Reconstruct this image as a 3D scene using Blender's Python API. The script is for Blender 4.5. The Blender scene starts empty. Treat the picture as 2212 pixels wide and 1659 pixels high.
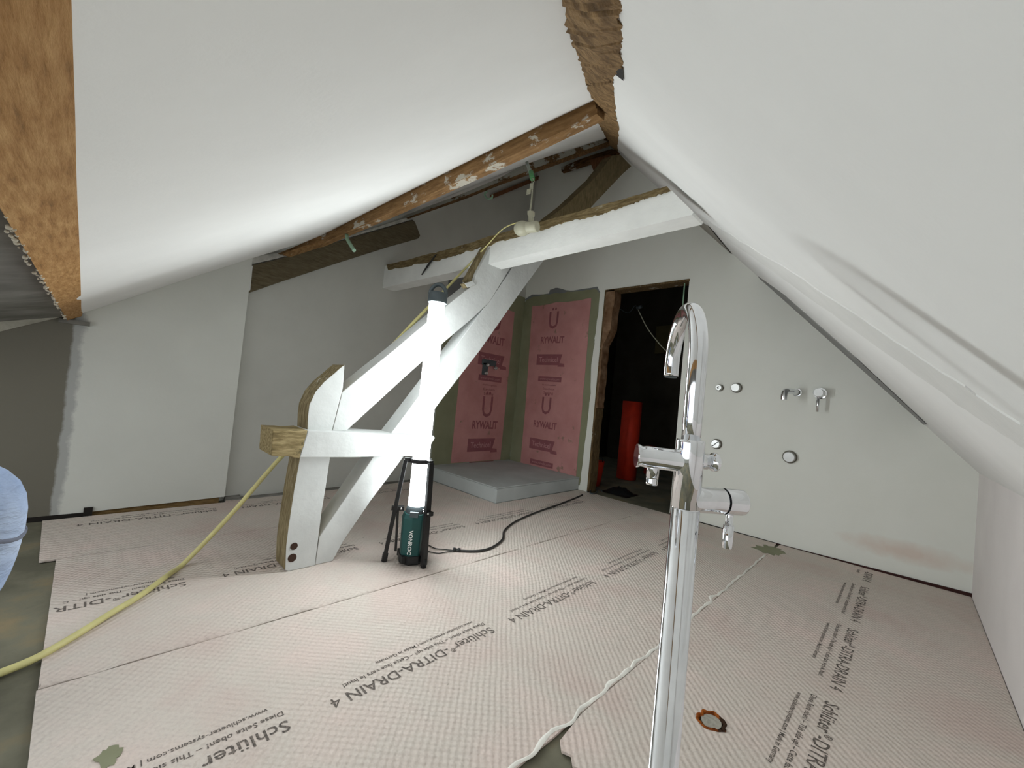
import bpy, bmesh, math, random
from mathutils import Vector, Matrix, noise

random.seed(7)
# ------------------------------------------------------------------ camera, light, exposure
H = 0.91                      # camera height above the floor in metres = unit of the survey numbers below
F = 888.15                    # focal length in pixels for 2212 x 1659
YAW, PITCH, ROLL = (math.radians(a) for a in (44.108, 1.745, 5.5596))
_f = Vector((math.cos(YAW)*math.cos(PITCH), math.sin(YAW)*math.cos(PITCH), math.sin(PITCH)))
_r = _f.cross(Vector((0, 0, 1))).normalized(); _u = _r.cross(_f)
RIGHT = _r*math.cos(ROLL) + _u*math.sin(ROLL)
UP = -_r*math.sin(ROLL) + _u*math.cos(ROLL)

sc = bpy.context.scene
COL = sc.collection
cam_d = bpy.data.cameras.new('camera'); cam = bpy.data.objects.new('camera', cam_d); COL.objects.link(cam)
cam_d.sensor_width = 36; cam_d.lens = 36*F/2212; cam_d.clip_start = 0.01
R3 = Matrix((RIGHT, UP, -_f)).transposed()
cam.matrix_world = Matrix.Translation((0, 0, H)) @ R3.to_4x4()
sc.camera = cam

sc.view_settings.view_transform = 'Standard'
sc.view_settings.look = 'None'
sc.view_settings.gamma = 1
sc.view_settings.use_curve_mapping = False
sc.view_settings.exposure = 0.14
LAMP_STRENGTH = 38.0
world = bpy.data.worlds.new('world'); sc.world = world; world.use_nodes = True
world.node_tree.nodes['Background'].inputs[0].default_value = (0.93, 0.98, 1.0, 1)
world.node_tree.nodes['Background'].inputs[1].default_value = 1.55

# ------------------------------------------------------------------ survey helpers (units of H, camera at the origin)
def ray(x, y): return (RIGHT*(x-1106) - UP*(y-829.5) + _f*F).normalized()
def at(x, y, n, d):
    n = Vector(n); v = ray(x, y); return v*(d/n.dot(v))
def onX(x, y, X): return at(x, y, (1, 0, 0), X)
def onY(x, y, Y): return at(x, y, (0, 1, 0), Y)
def onZ(x, y, Z=-1): return at(x, y, (0, 0, 1), Z)
LA, LC = .70, .27            # left slope   z = LC + LA x
RB, RC = 1.08, .17           # right slope  z = RC + RB y
def onL(x, y, off=0): return at(x, y, (-LA, 0, 1), LC-off)
def onR(x, y, off=0): return at(x, y, (0, -RB, 1), RC-off)
W0, W1 = Vector((.80, 3.71)), Vector((4.06, 3.84))      # recessed part of the left wall
def wy(x): return W0.y + (x-W0.x)*(W1.y-W0.y)/(W1.x-W0.x)
_wn = Vector((-(W1.y-W0.y), W1.x-W0.x, 0)).normalized()
def onW(x, y, off=0): return at(x, y, _wn, _wn.dot(Vector((W0.x, W0.y, 0)))-off)
def V(x, y, z): return Vector((x, y, z))
def M(p): return Vector((p.x*H, p.y*H, (p.z+1)*H))       # survey units -> metres

# ------------------------------------------------------------------ mesh builder
class MB:
    def __init__(s): s.v = []; s.f = []; s.sm = []
    def add(s, vs, fs, smooth=False):
        o = len(s.v); s.v += [Vector(p) for p in vs]
        for f in fs: s.f.append([i+o for i in f]); s.sm.append(smooth)
        return s
    def prism(s, pts, vec):
        n = len(pts); vec = Vector(vec)
        return s.add(list(pts)+[p+vec for p in pts], [list(range(n)), list(range(2*n-1, n-1, -1))] +
              [[i, i+n, (i+1) % n+n, (i+1) % n] for i in range(n)])
    def box(s, c, hx, hy, hz):
        c, hx, hy, hz = (Vector(a) for a in (c, hx, hy, hz))
        return s.prism([c-hx-hy-hz, c+hx-hy-hz, c+hx+hy-hz, c-hx+hy-hz], hz*2)
    def tube(s, path, r, seg=12, cap=True):
        path = [Vector(p) for p in path]; n = len(path)
        rr = r if isinstance(r, (list, tuple)) else [r]*n
        t0 = (path[1]-path[0]).normalized()
        a = t0.orthogonal().normalized(); vs = []
        for i, p in enumerate(path):
            if i == 0: t = t0
            elif i == n-1: t = (path[i]-path[i-1]).normalized()
            else:
                t = (path[i+1]-path[i-1])
                t = t.normalized() if t.length > 1e-9 else t0
            a = (a-t*a.dot(t)).normalized(); b = t.cross(a)
            for k in range(seg):
                q = 2*math.pi*k/seg
                vs.append(p+(a*math.cos(q)+b*math.sin(q))*rr[i])
        fs = [[i*seg+k, i*seg+(k+1) % seg, (i+1)*seg+(k+1) % seg, (i+1)*seg+k] for i in range(n-1) for k in range(seg)]
        s.add(vs, fs, True)
        if cap:
            s.add(vs[:seg], [list(range(seg))[::-1]]); s.add(vs[-seg:], [list(range(seg))])
        return s
    def lathe(s, base, axis, prof, seg=32):          # prof: (dist along axis, radius), hard steps by repeating
        base, axis = Vector(base), Vector(axis).normalized()
        a = axis.orthogonal().normalized(); b = axis.cross(a)
        for (t0, r0), (t1, r1) in zip(prof, prof[1:]):
            if abs(t0-t1) < 1e-9 and abs(r0-r1) < 1e-9: continue
            vs = [base+axis*t+(a*math.cos(2*math.pi*k/seg)+b*math.sin(2*math.pi*k/seg))*max(r, 1e-5) for t, r in ((t0, r0), (t1, r1)) for k in range(seg)]
            s.add(vs, [[k, (k+1) % seg, seg+(k+1) % seg, seg+k] for k in range(seg)], abs(t0-t1) > 1e-6)
        return s
    def build(s, name, mat, parent=None, metres=False, bevel=0, origin=None, subdiv=0):
        vs = s.v if metres else [M(p) for p in s.v]
        mn = Vector([min(v[i] for v in vs) for i in range(3)]); mx = Vector([max(v[i] for v in vs) for i in range(3)])
        o = origin or Vector(((mn.x+mx.x)/2, (mn.y+mx.y)/2, mn.z))
        me = bpy.data.meshes.new(name)
        me.from_pydata([v-o for v in vs], [], s.f)
        me.polygons.foreach_set('use_smooth', s.sm)
        bm = bmesh.new(); bm.from_mesh(me)
        bmesh.ops.remove_doubles(bm, verts=bm.verts, dist=1e-5)
        bmesh.ops.recalc_face_normals(bm, faces=bm.faces)
        if bevel:
            for f in bm.faces: f.smooth = False
        bm.to_mesh(me); bm.free()
        me.materials.append(mat)
        ob = bpy.data.objects.new(name, me); COL.objects.link(ob)
        if parent:
            ob.parent = parent; ob.location = o-wloc(parent)
        else: ob.location = o
        if bevel:
            m = ob.modifiers.new('bevel', 'BEVEL'); m.width = bevel; m.segments = 2; m.limit_method = 'ANGLE'; m.angle_limit = .6
        return ob
def wloc(o):
    p = Vector(o.location)
    while o.parent: o = o.parent; p += o.location
    return p
def tag(o, label=None, cat=None, group=None, kind=None):
    if label: o['label'] = label
    if cat: o['category'] = cat
    if group: o['group'] = group
    if kind: o['kind'] = kind
    return o
def thing(name, loc, label, cat, group=None):
    o = bpy.data.objects.new(name, None); COL.objects.link(o); o.location = M(loc); o.empty_display_size = .05
    return tag(o, label, cat, group)
def spline(pts, n=8):
    pts = [Vector(p) for p in pts]; out = []
    for i in range(len(pts)-1):
        p0 = pts[max(i-1, 0)]; p1 = pts[i]; p2 = pts[i+1]; p3 = pts[min(i+2, len(pts)-1)]
        for k in range(n):
            t = k/n
            out.append(.5*((2*p1)+(p2-p0)*t+(2*p0-5*p1+4*p2-p3)*t*t+(3*p1-p0-3*p2+p3)*t**3))
    out.append(pts[-1]); return out

# ------------------------------------------------------------------ materials
def newmat(name):
    m = bpy.data.materials.new(name); m.use_nodes = True
    nt = m.node_tree; return m, nt, nt.nodes['Principled BSDF']
def nd(nt, t, **k):
    n = nt.nodes.new(t)
    for a, b in k.items(): setattr(n, a, b)
    return n
def lin(c): return tuple(((x/255)/12.92 if x/255 <= .04045 else ((x/255+.055)/1.055)**2.4) for x in c)+(1,)
def coords(nt, scale=(1, 1, 1)):
    tc = nd(nt, 'ShaderNodeTexCoord'); mp = nd(nt, 'ShaderNodeMapping'); mp.inputs['Scale'].default_value = scale
    nt.links.new(tc.outputs['Object'], mp.inputs[0]); return mp.outputs[0]
def noisen(nt, vec, scale, detail=6, rough=.55):
    n = nd(nt, 'ShaderNodeTexNoise'); n.inputs['Scale'].default_value = scale; n.inputs['Detail'].default_value = detail
    n.inputs['Roughness'].default_value = rough; nt.links.new(vec, n.inputs['Vector']); return n.outputs['Fac']
def ramp(nt, fac, stops):
    r = nd(nt, 'ShaderNodeValToRGB'); els = r.color_ramp.elements
    while len(els) < len(stops): els.new(.5)
    for e, (p, c) in zip(els, stops): e.position = p; e.color = lin(c) if len(c) == 3 else c
    nt.links.new(fac, r.inputs[0]); return r.outputs[0]
def mixc(nt, fac, a, b):
    m = nd(nt, 'ShaderNodeMix', data_type='RGBA')
    if isinstance(fac, float): m.inputs[0].default_value = fac
    else: nt.links.new(fac, m.inputs[0])
    for i, c in ((6, a), (7, b)):
        if isinstance(c, tuple): m.inputs[i].default_value = lin(c)
        else: nt.links.new(c, m.inputs[i])
    return m.outputs[2]
def bump(nt, b, h, strength=.3, dist=.01):
    n = nd(nt, 'ShaderNodeBump'); n.inputs['Strength'].default_value = strength; n.inputs['Distance'].default_value = dist
    nt.links.new(h, n.inputs['Height']); nt.links.new(n.outputs[0], b.inputs['Normal'])
BW = [(0, (0, 0, 0, 1)), (1, (1, 1, 1, 1))]
def plaster(name, c, var=6, bscale=60, bst=.15, rough=.85, scale=3):
    m, nt, b = newmat(name); co = coords(nt)
    f = noisen(nt, co, scale)
    nt.links.new(ramp(nt, f, [(.3, tuple(x-var for x in c)), (.7, tuple(min(255, x+var) for x in c))]), b.inputs['Base Color'])
    b.inputs['Roughness'].default_value = rough; b.inputs['Specular IOR Level'].default_value = .25
    bump(nt, b, noisen(nt, co, bscale, 3), bst, .004); return m
def wood(name, dark, light, scale=(1, 1, 1), paint=None, amount=.5, bst=.5, crackle=False, rough=.8, pscale=7):
    m, nt, b = newmat(name); co = coords(nt, scale)
    f = noisen(nt, co, 14, 8, .65)
    col = ramp(nt, f, [(.24, tuple(int(x*.72) for x in dark)), (.42, dark), (.66, light)])
    co2 = coords(nt); h = f
    f2 = noisen(nt, co2, 3, 4)
    col = mixc(nt, ramp(nt, f2, [(.45, (0, 0, 0, 1)), (.75, (.5, .5, .5, 1))]), col, dark)
    if paint:
        co3 = coords(nt, tuple(.45+.55*s/max(scale) for s in scale))
        p = noisen(nt, co3, pscale, 7, .7)
        msk = ramp(nt, p, [(amount, (0, 0, 0, 1)), (amount+.03, (1, 1, 1, 1))])
        col = mixc(nt, msk, col, paint)
    nt.links.new(col, b.inputs['Base Color']); b.inputs['Roughness'].default_value = rough
    b.inputs['Specular IOR Level'].default_value = .2
    bump(nt, b, h, bst, .01); return m
def flat(name, c, rough=.5, metal=0., bscale=0, bst=.2, spec=.5):
    m, nt, b = newmat(name); co = coords(nt)
    f = noisen(nt, co, 9)
    nt.links.new(ramp(nt, f, [(.3, tuple(int(x*.93) for x in c)), (.7, tuple(min(255, int(x*1.05)) for x in c))]), b.inputs['Base Color'])
    b.inputs['Roughness'].default_value = rough; b.inputs['Metallic'].default_value = metal; b.inputs['Specular IOR Level'].default_value = spec
    if bscale: bump(nt, b, noisen(nt, co, bscale, 4), bst, .004)
    return m

WHITE = plaster('white_ceiling_paint', (243, 243, 241), 3, 90, .08)
WALLP = plaster('wall_paint', (196, 196, 189), 4, 90, .1)
FILLER = plaster('filler_plaster', (232, 232, 229), 6, 40, .35)
GREYPL = plaster('bare_grey_plaster', (120, 118, 112), 22, 18, .9, scale=5)
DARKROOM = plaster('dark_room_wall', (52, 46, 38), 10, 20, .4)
CEMENT = plaster('cement_coating', (184, 188, 187), 10, 25, .5)
OLIVE = plaster('olive_sealing_coat', (140, 141, 114), 9, 30, .4)
REPAIR = plaster('grey_repair_mortar', (128, 130, 130), 8, 30, .4)
CHROME = flat('chrome', (235, 237, 240), .045, 1.0)
STEEL = flat('brushed_steel', (190, 190, 188), .35, .9)
BLACKM = flat('black_coated_metal', (26, 26, 27), .35, .3)
BLACKP = flat('black_plastic', (22, 24, 25), .5)
GREYP = flat('grey_plastic', (78, 88, 92), .5)
GREEN = flat('dark_green_housing', (18, 78, 76), .5)
CREAM = flat('cream_plastic', (196, 194, 172), .45)
CABLEC = flat('pale_yellow_cable_sheath', (214, 206, 142), .5, 0, 60, .3)
CABLEB = flat('dark_grey_cable_sheath', (44, 44, 42), .5)
GREENC = flat('pale_green_conduit', (142, 178, 150), .4)
REDF = flat('orange_red_foam_roll', (196, 44, 14), .75, 0, 30, .4)
INK = None
LETTERW = flat('white_lettering', (225, 228, 225), .5)
PINKD = flat('faded_print', (150, 92, 98), .8)
PINKM = flat('faded_print_light', (196, 142, 144), .8)
DARKGAP = flat('dark_gap', (30, 24, 20), .9)

def gate(nt, axis, thr, soft, amp, nscale):
    "mask 0..1 rising with an object coordinate, wobbly edge"
    tc = nd(nt, 'ShaderNodeTexCoord'); sp = nd(nt, 'ShaderNodeSeparateXYZ'); nt.links.new(tc.outputs['Object'], sp.inputs[0])
    n = noisen(nt, tc.outputs['Object'], nscale, 5)
    a = nd(nt, 'ShaderNodeMath', operation='MULTIPLY_ADD'); nt.links.new(n, a.inputs[0]); a.inputs[1].default_value = amp
    nt.links.new(sp.outputs[axis], a.inputs[2])
    r = nd(nt, 'ShaderNodeMapRange'); nt.links.new(a.outputs[0], r.inputs[0])
    r.inputs[1].default_value = thr; r.inputs[2].default_value = thr+soft; return r.outputs[0]

def membrane_mat():
    m, nt, b = newmat('fleece_membrane'); tc = nd(nt, 'ShaderNodeTexCoord'); P = nd(nt, 'ShaderNodeNewGeometry').outputs['Position']
    f = noisen(nt, P, 2.3, 5)
    col = ramp(nt, f, [(.35, (216, 199, 190)), (.5, (218, 208, 198)), (.65, (226, 209, 200))])
    g = noisen(nt, P, 130, 3)
    col = mixc(nt, ramp(nt, g, [(.45, (0, 0, 0, 1)), (.75, (.35, .35, .35, 1))]), col, (192, 178, 170))
    d = noisen(nt, P, 17, 6, .7)
    col = mixc(nt, ramp(nt, d, [(.70, (0, 0, 0, 1)), (.74, (.7, .7, .7, 1))]), col, (120, 116, 98))
    nt.links.new(col, b.inputs['Base Color']); b.inputs['Roughness'].default_value = .9; b.inputs['Specular IOR Level'].default_value = .15
    bump(nt, b, studs(nt, P, 1.0), .8, .006); return m
def studs(nt, P, k):
    sp = nd(nt, 'ShaderNodeSeparateXYZ')
    wob = nd(nt, 'ShaderNodeTexNoise'); wob.inputs['Scale'].default_value = 12; nt.links.new(P, wob.inputs['Vector'])
    mx = nd(nt, 'ShaderNodeVectorMath', operation='MULTIPLY_ADD'); nt.links.new(wob.outputs['Color'], mx.inputs[0]); mx.inputs[1].default_value = (.012,)*3; nt.links.new(P, mx.inputs[2])
    nt.links.new(mx.outputs[0], sp.inputs[0]); outs = []
    for ax in (0, 1):
        a = nd(nt, 'ShaderNodeMath', operation='MULTIPLY'); nt.links.new(sp.outputs[ax], a.inputs[0]); a.inputs[1].default_value = 2*math.pi/.026
        s = nd(nt, 'ShaderNodeMath', operation='SINE'); nt.links.new(a.outputs[0], s.inputs[0]); outs.append(s.outputs[0])
    mu = nd(nt, 'ShaderNodeMath', operation='MULTIPLY'); nt.links.new(outs[0], mu.inputs[0]); nt.links.new(outs[1], mu.inputs[1])
    n = noisen(nt, P, 70, 3)
    ad = nd(nt, 'ShaderNodeMath', operation='MULTIPLY_ADD'); nt.links.new(n, ad.inputs[0]); ad.inputs[1].default_value = 1.55; nt.links.new(mu.outputs[0], ad.inputs[2])
    sc2 = nd(nt, 'ShaderNodeMath', operation='MULTIPLY'); nt.links.new(ad.outputs[0], sc2.inputs[0]); sc2.inputs[1].default_value = .34*k
    return sc2.outputs[0]
MEMB = membrane_mat()
def ink_mat():
    m, nt, b = newmat('grey_print_ink'); P = nd(nt, 'ShaderNodeNewGeometry').outputs['Position']
    g = noisen(nt, P, 160, 3)
    nt.links.new(ramp(nt, g, [(.4, (92, 86, 82)), (.68, (142, 132, 124))]), b.inputs['Base Color']); b.inputs['Roughness'].default_value = .9
    b.inputs['Specular IOR Level'].default_value = .1
    bump(nt, b, studs(nt, P, 1.0), .5, .006); return m
INK = ink_mat()
EDGE = flat('fleece_edge', (244, 240, 232), .9, 0, 60, .5)
def screed_mat():
    m, nt, b = newmat('floor_screed'); P = nd(nt, 'ShaderNodeNewGeometry').outputs['Position']
    f = noisen(nt, P, 3.2, 7, .6)
    nt.links.new(ramp(nt, f, [(.36, (98, 96, 80)), (.52, (120, 117, 99)), (.62, (132, 122, 96)), (.72, (146, 128, 98))]), b.inputs['Base Color'])
    b.inputs['Roughness'].default_value = .85; bump(nt, b, noisen(nt, P, 60, 4), .3, .004); return m
SCREED = screed_mat()
def pink_mat():
    m, nt, b = newmat('pink_sealing_fleece'); P = nd(nt, 'ShaderNodeNewGeometry').outputs['Position']
    f = noisen(nt, P, 5, 6)
    c = ramp(nt, f, [(.3, (188, 132, 130)), (.7, (204, 149, 146))])
    g = noisen(nt, P, 9, 6, .6)
    c = mixc(nt, ramp(nt, g, [(.64, (0, 0, 0, 1)), (.7, (.6, .6, .6, 1))]), c, (112, 110, 88))
    nt.links.new(c, b.inputs['Base Color']); b.inputs['Roughness'].default_value = .85
    bump(nt, b, noisen(nt, P, 120, 3), .3, .003); return m
PINK = pink_mat()

# ------------------------------------------------------------------ the setting
T = .12
def Lz(x): return LC+LA*x
def Rz(y): return RC+RB*y
def hipy(x): return (Lz(x)-RC)/RB
KY = -.345
hx0 = (Rz(KY)-LC)/LA          # hip meets the knee wall
m = MB(); m.box(V(3.2, 1.9, -1.065), (4.6, 0, 0), (0, 2.6, 0), (0, 0, .06))
tag(m.build('floor', SCREED), kind='structure')
# white left slope
def sag(x, y):       # the slope lifts a little where it meets the left wall
    t_ = min(1, max(0, (y-3.25)/.4)); t_ = t_*t_*(3-2*t_)
    return t_*(.012+.026*math.exp(-((x-.95)/.7)**2))
m = MB(); vs = []; nx, ny = 60, 40
for i in range(nx+1):
    x = -.06+4.26*i/nx; y0 = hipy(x)
    for j in range(ny+1):
        y = y0+(3.2-y0)*j/12 if (j <= 12 and y0 < 3.2) else 3.2+.8*(j-12)/(ny-12) if y0 < 3.2 else y0+(4-y0)*j/ny; vs.append(V(x, y, Lz(x)+sag(x, y)))
m.add(vs, [[i*(ny+1)+j, i*(ny+1)+j+1, (i+1)*(ny+1)+j+1, (i+1)*(ny+1)+j] for i in range(nx) for j in range(ny)], True)
m.prism([V(-.06, hipy(-.06), Lz(-.06)+.05), V(4.2, hipy(4.2), Lz(4.2)+.05), V(4.2, 4.0, Lz(4.2)+.05), V(-.06, 4.0, Lz(-.06)+.05)], (0, 0, T-.05))
tag(m.build('ceiling', WHITE), kind='structure')
# right slope
m = MB(); m.prism([V(hx0-.5, KY-.1, Rz(KY-.1)), V(4.2, KY-.1, Rz(KY-.1)), V(4.2, hipy(4.2), Rz(hipy(4.2))), V(hx0, KY, Rz(KY))], (0, 0, T))
tag(m.build('ceiling', WHITE), kind='structure')
# bare slope on the far left, behind the brown beam
g = lambda x: .222+.33*(x+.1)
m = MB()
for a, b_, c, d in ((-.1, -.32, -.4, 4.0), (-.32, -1.3, 3.0, 4.0)):
    m.prism([V(a, c, g(a)), V(b_, c, g(b_)), V(b_, d, g(b_)), V(a, d, g(a))], (0, 0, .08))
tag(m.build('ceiling', GREYPL), kind='structure')
# knee wall right, knee wall left
m = MB(); m.prism([V(-1.3, KY, -1), V(4.2, KY, -1), V(4.2, KY, Rz(KY)+.06), V(-1.3, KY, Rz(KY)+.06)], (0, -.1, 0))
tag(m.build('wall_right', plaster('right_wall_paint', (244, 238, 236), 4, 90, .1)), kind='structure')
m = MB(); m.prism([V(-1.2, KY, -1), V(-1.2, 3.9, -1), V(-1.2, 3.9, -.75), V(-1.2, KY, -.75)], (-.1, 0, 0))
tag(m.build('wall_front', WALLP), kind='structure')
# door wall
DY0, DY1, DZ = 1.63, 2.58, 1.32
yt = hipy(4.06)
m = MB(); m.prism([V(4.06, KY-.1, -1), V(4.06, KY-.1, Rz(KY)), V(4.06, KY, Rz(KY)+.02), V(4.06, yt, Lz(4.06)+.02), V(4.06, 4.0, Lz(4.06)+.02), V(4.06, 4.0, -1),
                   V(4.06, DY1, -1), V(4.06, DY1, DZ), V(4.06, DY0, DZ+.005), V(4.06, DY0, -1)], (.13, 0, 0))
def doorwall_mat():
    m_, nt, b = newmat('door_wall_paint'); co = coords(nt); P = nd(nt, 'ShaderNodeNewGeometry').outputs['Position']
    c = ramp(nt, noisen(nt, co, 3), [(.3, (238, 239, 231)), (.7, (242, 243, 236))])
    # pinkish bare patch low on the right
    vm = nd(nt, 'ShaderNodeVectorMath', operation='DISTANCE'); mp = nd(nt, 'ShaderNodeMapping'); mp.inputs['Scale'].default_value = (1, 1, 5)
    nt.links.new(P, mp.inputs[0]); nt.links.new(mp.outputs[0], vm.inputs[0]); vm.inputs[1].default_value = (4.06*H, -.02*H, 5*.185*H)
    n = noisen(nt, P, 10); ad = nd(nt, 'ShaderNodeMath', operation='MULTIPLY_ADD'); nt.links.new(n, ad.inputs[0]); ad.inputs[1].default_value = .35; nt.links.new(vm.outputs['Value'], ad.inputs[2])
    c = mixc(nt, ramp(nt, ad.outputs[0], [(.25, (.7, .7, .7, 1)), (.55, (0, 0, 0, 1))]), c, (226, 204, 190))
    nt.links.new(c, b.inputs['Base Color']); b.inputs['Roughness'].default_value = .85; bump(nt, b, noisen(nt, co, 90, 3), .1, .004)
    return m_
tag(m.build('wall_back', doorwall_mat()), kind='structure')
# left wall: near board (proud) and recessed wall
def leftwall_mat():
    m_, nt, b = newmat('left_wall_paint'); P = nd(nt, 'ShaderNodeNewGeometry').outputs['Position']
    c = ramp(nt, noisen(nt, P, 3), [(.3, (214, 215, 208)), (.7, (220, 221, 214))])
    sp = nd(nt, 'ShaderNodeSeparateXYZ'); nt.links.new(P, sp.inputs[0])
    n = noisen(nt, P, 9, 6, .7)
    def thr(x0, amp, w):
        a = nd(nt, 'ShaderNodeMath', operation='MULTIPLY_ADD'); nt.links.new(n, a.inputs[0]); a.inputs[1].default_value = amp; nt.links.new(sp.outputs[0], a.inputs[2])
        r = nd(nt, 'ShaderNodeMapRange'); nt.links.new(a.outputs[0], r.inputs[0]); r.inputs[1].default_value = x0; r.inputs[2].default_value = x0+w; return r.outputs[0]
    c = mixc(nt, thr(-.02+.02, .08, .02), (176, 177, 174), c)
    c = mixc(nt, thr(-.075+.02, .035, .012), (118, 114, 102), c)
    nt.links.new(c, b.inputs['Base Color']); b.inputs['Roughness'].default_value = .85; bump(nt, b, noisen(nt, P, 60, 3), .15, .004)
    return m_
LWM = leftwall_mat()
m = MB()
m.prism([V(-1.3, 3.65, -.975), V(.09, 3.65, -.975), V(.8, 3.65, -.955), V(.8, 3.65, Lz(.8)+.045), V(-.1, 3.65, Lz(-.1)+.05), V(-.1, 3.65, .3), V(-1.3, 3.65, .0)], (0, .06, 0))
wl = tag(m.build('wall_left', LWM), kind='structure')
m = MB()
m.prism([V(.8, wy(.8), -.985), V(4.2, wy(4.2), -.985), V(4.2, wy(4.2), Lz(4.2)+.03), V(.8, wy(.8), Lz(.8)+.045)], (0, .1, 0))
m.prism([V(-1.3, 3.715, -1), V(.85, 3.715, -1), V(.85, 3.715, 1.2), V(-1.3, 3.715, .2)], (0, .09, 0))
tag(m.build('wall_left', WALLP), kind='structure')
# timber packing visible under the near board, dark gap under the walls
m = MB(); m.box(V(.43, 3.69, -.985), (.34, 0, 0), (0, .02, 0), (0, 0, .02))
tag(m.build('trim_1', wood('raw_packing_wood', (120, 96, 60), (160, 130, 88), (1, 8, 8))), kind='structure')
m = MB(); m.box(V(-.56, 3.665, -.99), (.63, 0, 0), (0, .02, 0), (0, 0, .014)); m.box(V(.085, 3.655, -.975), (.02, 0, 0), (0, .02, 0), (0, 0, .03))
tag(m.build('trim_2', DARKGAP), kind='structure')
m = MB(); m.box(V(1.7, 3.715, -.992), (.85, .03, 0), (0, .02, 0), (0, 0, .01)); m.box(V(.86, 3.70, -.985), (.05, 0, 0), (0, .02, 0), (0, 0, .018))
tag(m.build('trim_3', GREYPL), kind='structure')
m = MB(); m.prism([V(4.045, KY, -.998), V(4.045, .75, -.998), V(4.045, .75, -.993), V(4.045, .3, -.985), V(4.045, KY, -.972)], (.03, 0, 0))
tag(m.build('trim_4', flat('dark_red_gap', (58, 24, 20), .9)), kind='structure')
m = MB(); m.prism([V(4.05, .7, -.998), V(4.05, DY0, -.998), V(4.05, DY0, -.985), V(4.05, .7, -.99)], (.02, 0, 0))
tag(m.build('trim_5', DARKGAP), kind='structure')
# filled joint band on the right slope
up = [(1498, 457), (1596, 519), (1733, 604), (1909, 723), (2060, 822), (2203, 919), (2300, 985)]
lo = [(2280, 1018), (2184, 950), (2066, 872), (1886, 743), (1706, 613), (1580, 525), (1492, 466)]
def wobpx(pts, a=3, n=6):
    out = []
    for (x0, y0), (x1, y1) in zip(pts, pts[1:]):
        for k in range(n):
            t = k/n; out.append((x0+(x1-x0)*t+random.uniform(-a, a)*.4, y0+(y1-y0)*t+random.uniform(-a, a)))
    return out+[pts[-1]]
m = MB(); m.prism([onR(x, y, .004) for x, y in wobpx(up, 2)+wobpx(lo, 2)], (0, 0, .01))
tag(m.build('trim_6', FILLER), kind='structure')
# cover strips along the rake between right slope and door wall
m = MB(); m.prism([onR(*p, .012) for p in [(1494, 472), (1532, 492), (1572, 540), (1610, 585), (1645, 618), (1630, 624), (1590, 585), (1545, 532), (1515, 496)]], (0, .01, .02))
tag(m.build('trim_7', flat('grey_cover_strip', (160, 156, 146), .8, 0, 30, .4)), kind='structure')
m = MB(); m.prism([onR(*p, .006) for p in [(1640, 600), (1697, 641), (1850, 775), (2002, 917), (1984, 919), (1830, 789), (1700, 668), (1632, 612)]], (0, .01, .02))
tag(m.build('trim_8', flat('grey_joint_strip', (150, 150, 148), .8, 0, 30, .4)), kind='structure')

# ------------------------------------------------------------------ doorway: rough timber jamb, broken masonry, dark room beyond
JW = wood('jamb_wood', (92, 74, 50), (128, 106, 74), (6, 6, 1), (170, 165, 150), .58)
dr = bpy.data.objects.new('door_1', None); COL.objects.link(dr); dr.location = M(V(4.06, 2.1, -1)); dr['kind'] = 'structure'
def jag(y, z0, z1, a, n=40): return [V(4.052, y+random.uniform(-a, a), z0+(z1-z0)*k/n) for k in range(n+1)]
m = MB(); m.prism([V(4.052, DY1+.005, -1)] + [V(4.052, DY1+.005, DZ)] + jag(DY1-.02, DZ, -1, .006)[:], (.15, 0, 0)); m.build('jamb', JW, dr)
pts = [V(4.05, DY1-.015, DZ)]
for k in range(25):
    z = DZ-1.35*k/24; w = (.10 if k < 8 else .10-.09*min(1, (k-8)/3))+random.uniform(-.010, .012)
    pts.append(V(4.05, DY1-.02-max(w, .008), z))
pts.append(V(4.05, DY1-.015, DZ-1.36))
m = MB(); m.prism(pts, (.14, 0, 0)); m.build('broken_masonry', plaster('rubble', (126, 96, 70), 30, 14, 1.0, scale=9), dr)
m = MB(); m.prism([V(4.05, DY0-.004, DZ+.014), V(4.05, DY0-.004, DZ-.006), V(4.05, DY1, DZ-.015), V(4.05, DY1, DZ+.008)], (.15, 0, 0)); m.build('lintel', JW, dr)
m = MB(); m.box(V(4.10, DY0+.06, DZ-.14), (.004, 0, 0), (0, .006, 0), (0, 0, .13)); m.build('green_cable_tail', GREENC, dr)
m = MB()
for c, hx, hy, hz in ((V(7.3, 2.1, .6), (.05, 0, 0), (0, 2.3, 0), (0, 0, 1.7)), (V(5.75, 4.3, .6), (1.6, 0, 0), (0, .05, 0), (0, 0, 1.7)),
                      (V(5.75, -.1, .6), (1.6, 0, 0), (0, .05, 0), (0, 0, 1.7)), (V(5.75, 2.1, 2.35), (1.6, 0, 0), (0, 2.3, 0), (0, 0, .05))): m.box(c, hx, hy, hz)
tag(m.build('wall_beyond_door', DARKROOM), kind='structure')

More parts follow.
